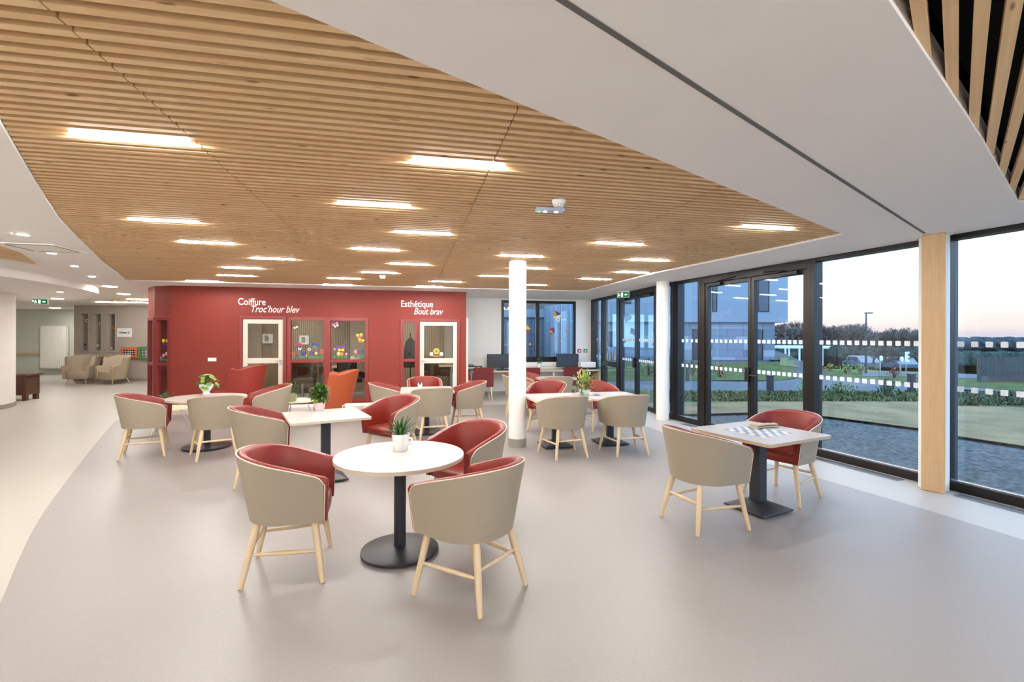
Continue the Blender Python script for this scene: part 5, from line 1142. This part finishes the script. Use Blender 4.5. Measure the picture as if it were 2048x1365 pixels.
for i, (px, D, yt) in enumerate(spec): tree(px, D, yt, i, '%s bare tree of the horizon row, counted %s' % (ORD[i % 12], 'from the building' if i < 12 else 'from the street lamp to the oak-faced pillar'), 1.3)
tree(1755, 40, 690, 9, 'lone bare spreading tree beyond the road, right of the street lamp', 1.8)
# hedges and woods under the tree line
hm = mat('dusky_hedge', rgb(58, 70, 58), .95, noise=.5, scale=3); hm2 = mat('dusky_wood', rgb(66, 72, 74), .95, noise=.4, scale=1.5)
def hedge(name, px0, px1, D, yb, ytop, m, seed, label, n=26):
    rnd = random.Random(seed); mb = MB()
    for k in range(n):
        px = px0+(px1-px0)*(k+rnd.random())/n; x = (px-1024)/F*D; yy = D+rnd.uniform(-1.5, 1.5); zt = zat(px, ytop+rnd.uniform(-1, 3), D); zb_ = zat(px, yb, D)-.5; r = (px1-px0)/n*D/F*1.3
        vs = []; rings = 6; seg = 9
        for a in range(rings+1):
            for b in range(seg):
                th = math.pi*a/rings; ph = 2*math.pi*b/seg; q = 1+rnd.uniform(-.16, .16); vs.append(Vector((x+r*math.sin(th)*math.cos(ph)*q, yy+r*math.sin(th)*math.sin(ph)*q, (zt+zb_)/2+(zt-zb_)/2*math.cos(th)*(1 if a in (0, rings) else q))))
        mb.grid([vs[i*seg:(i+1)*seg] for i in range(rings+1)], closed=True)
    return tag(mb.build(name, m, fix=True), label, 'hedge', kind='stuff')
hedge('distant_wood', 1540, 2300, 125, 700, 674, hm2, 1, 'bluish wood along the horizon', 70)
hedge('hedge', 1548, 1700, 66, 728, 686, hm, 2, 'dark hedge behind the pergola', 26)
hedge('hedge', 1690, 1860, 58, 738, 694, hm, 3, 'dark hedge behind the road signs', 26)
hedge('hedge', 1900, 2200, 70, 742, 702, hm, 4, 'dark hedge behind the boarded enclosure', 30)
# low hill
mb = MB(); mb.lathe([(90, 0), (60, 6), (30, 9), (8, 10)], 40, (330, 300, -8)); tag(mb.build('distant_hill', hm2, smooth=True), 'low hill on the horizon at the right', 'hill', kind='structure')
for i, (px, py, L_) in enumerate(((1722, 733, 4.2), (1795, 736, 4.2))):
    D = 48; x = (px-1024)/F*D; zb_ = zat(px, py+6, D); t = empty('parked_car', (x, D, zb_), R(78), ('pale parked car left of the lone tree', 'pale parked car behind the road signs')[i], 'car', 'parked cars beyond the road'); cm = mat('car_paint_%d' % i, rgb(96, 104, 116), .3, metal=.3)
    mb = MB(); pf = [(-2.1, .3), (2.1, .3), (2.1, .7), (1.3, .85), (.8, 1.35), (-1.1, 1.35), (-1.7, .9), (-2.1, .8)]; mb.add([(a, -.85, b) for a, b in pf]+[(a, .85, b) for a, b in pf], [tuple(range(8)), tuple(range(8, 16))[::-1]]+[(k, k+8, (k+1) % 8+8, (k+1) % 8) for k in range(8)]); mb.build('body', cm, t, bevel=.06)
    for a in (-1.35, 1.3):
        for b in (-.86, .80): mb = MB(); mb.tube([(a, b, .32), (a, b+.06, .32)], .32, 16); mb.build('wheel', M['black'], t)
    mb = MB(); mb.box(-1.05, .75, -.87, .87, .9, 1.25); mb.build('windows', M['screen'], t)
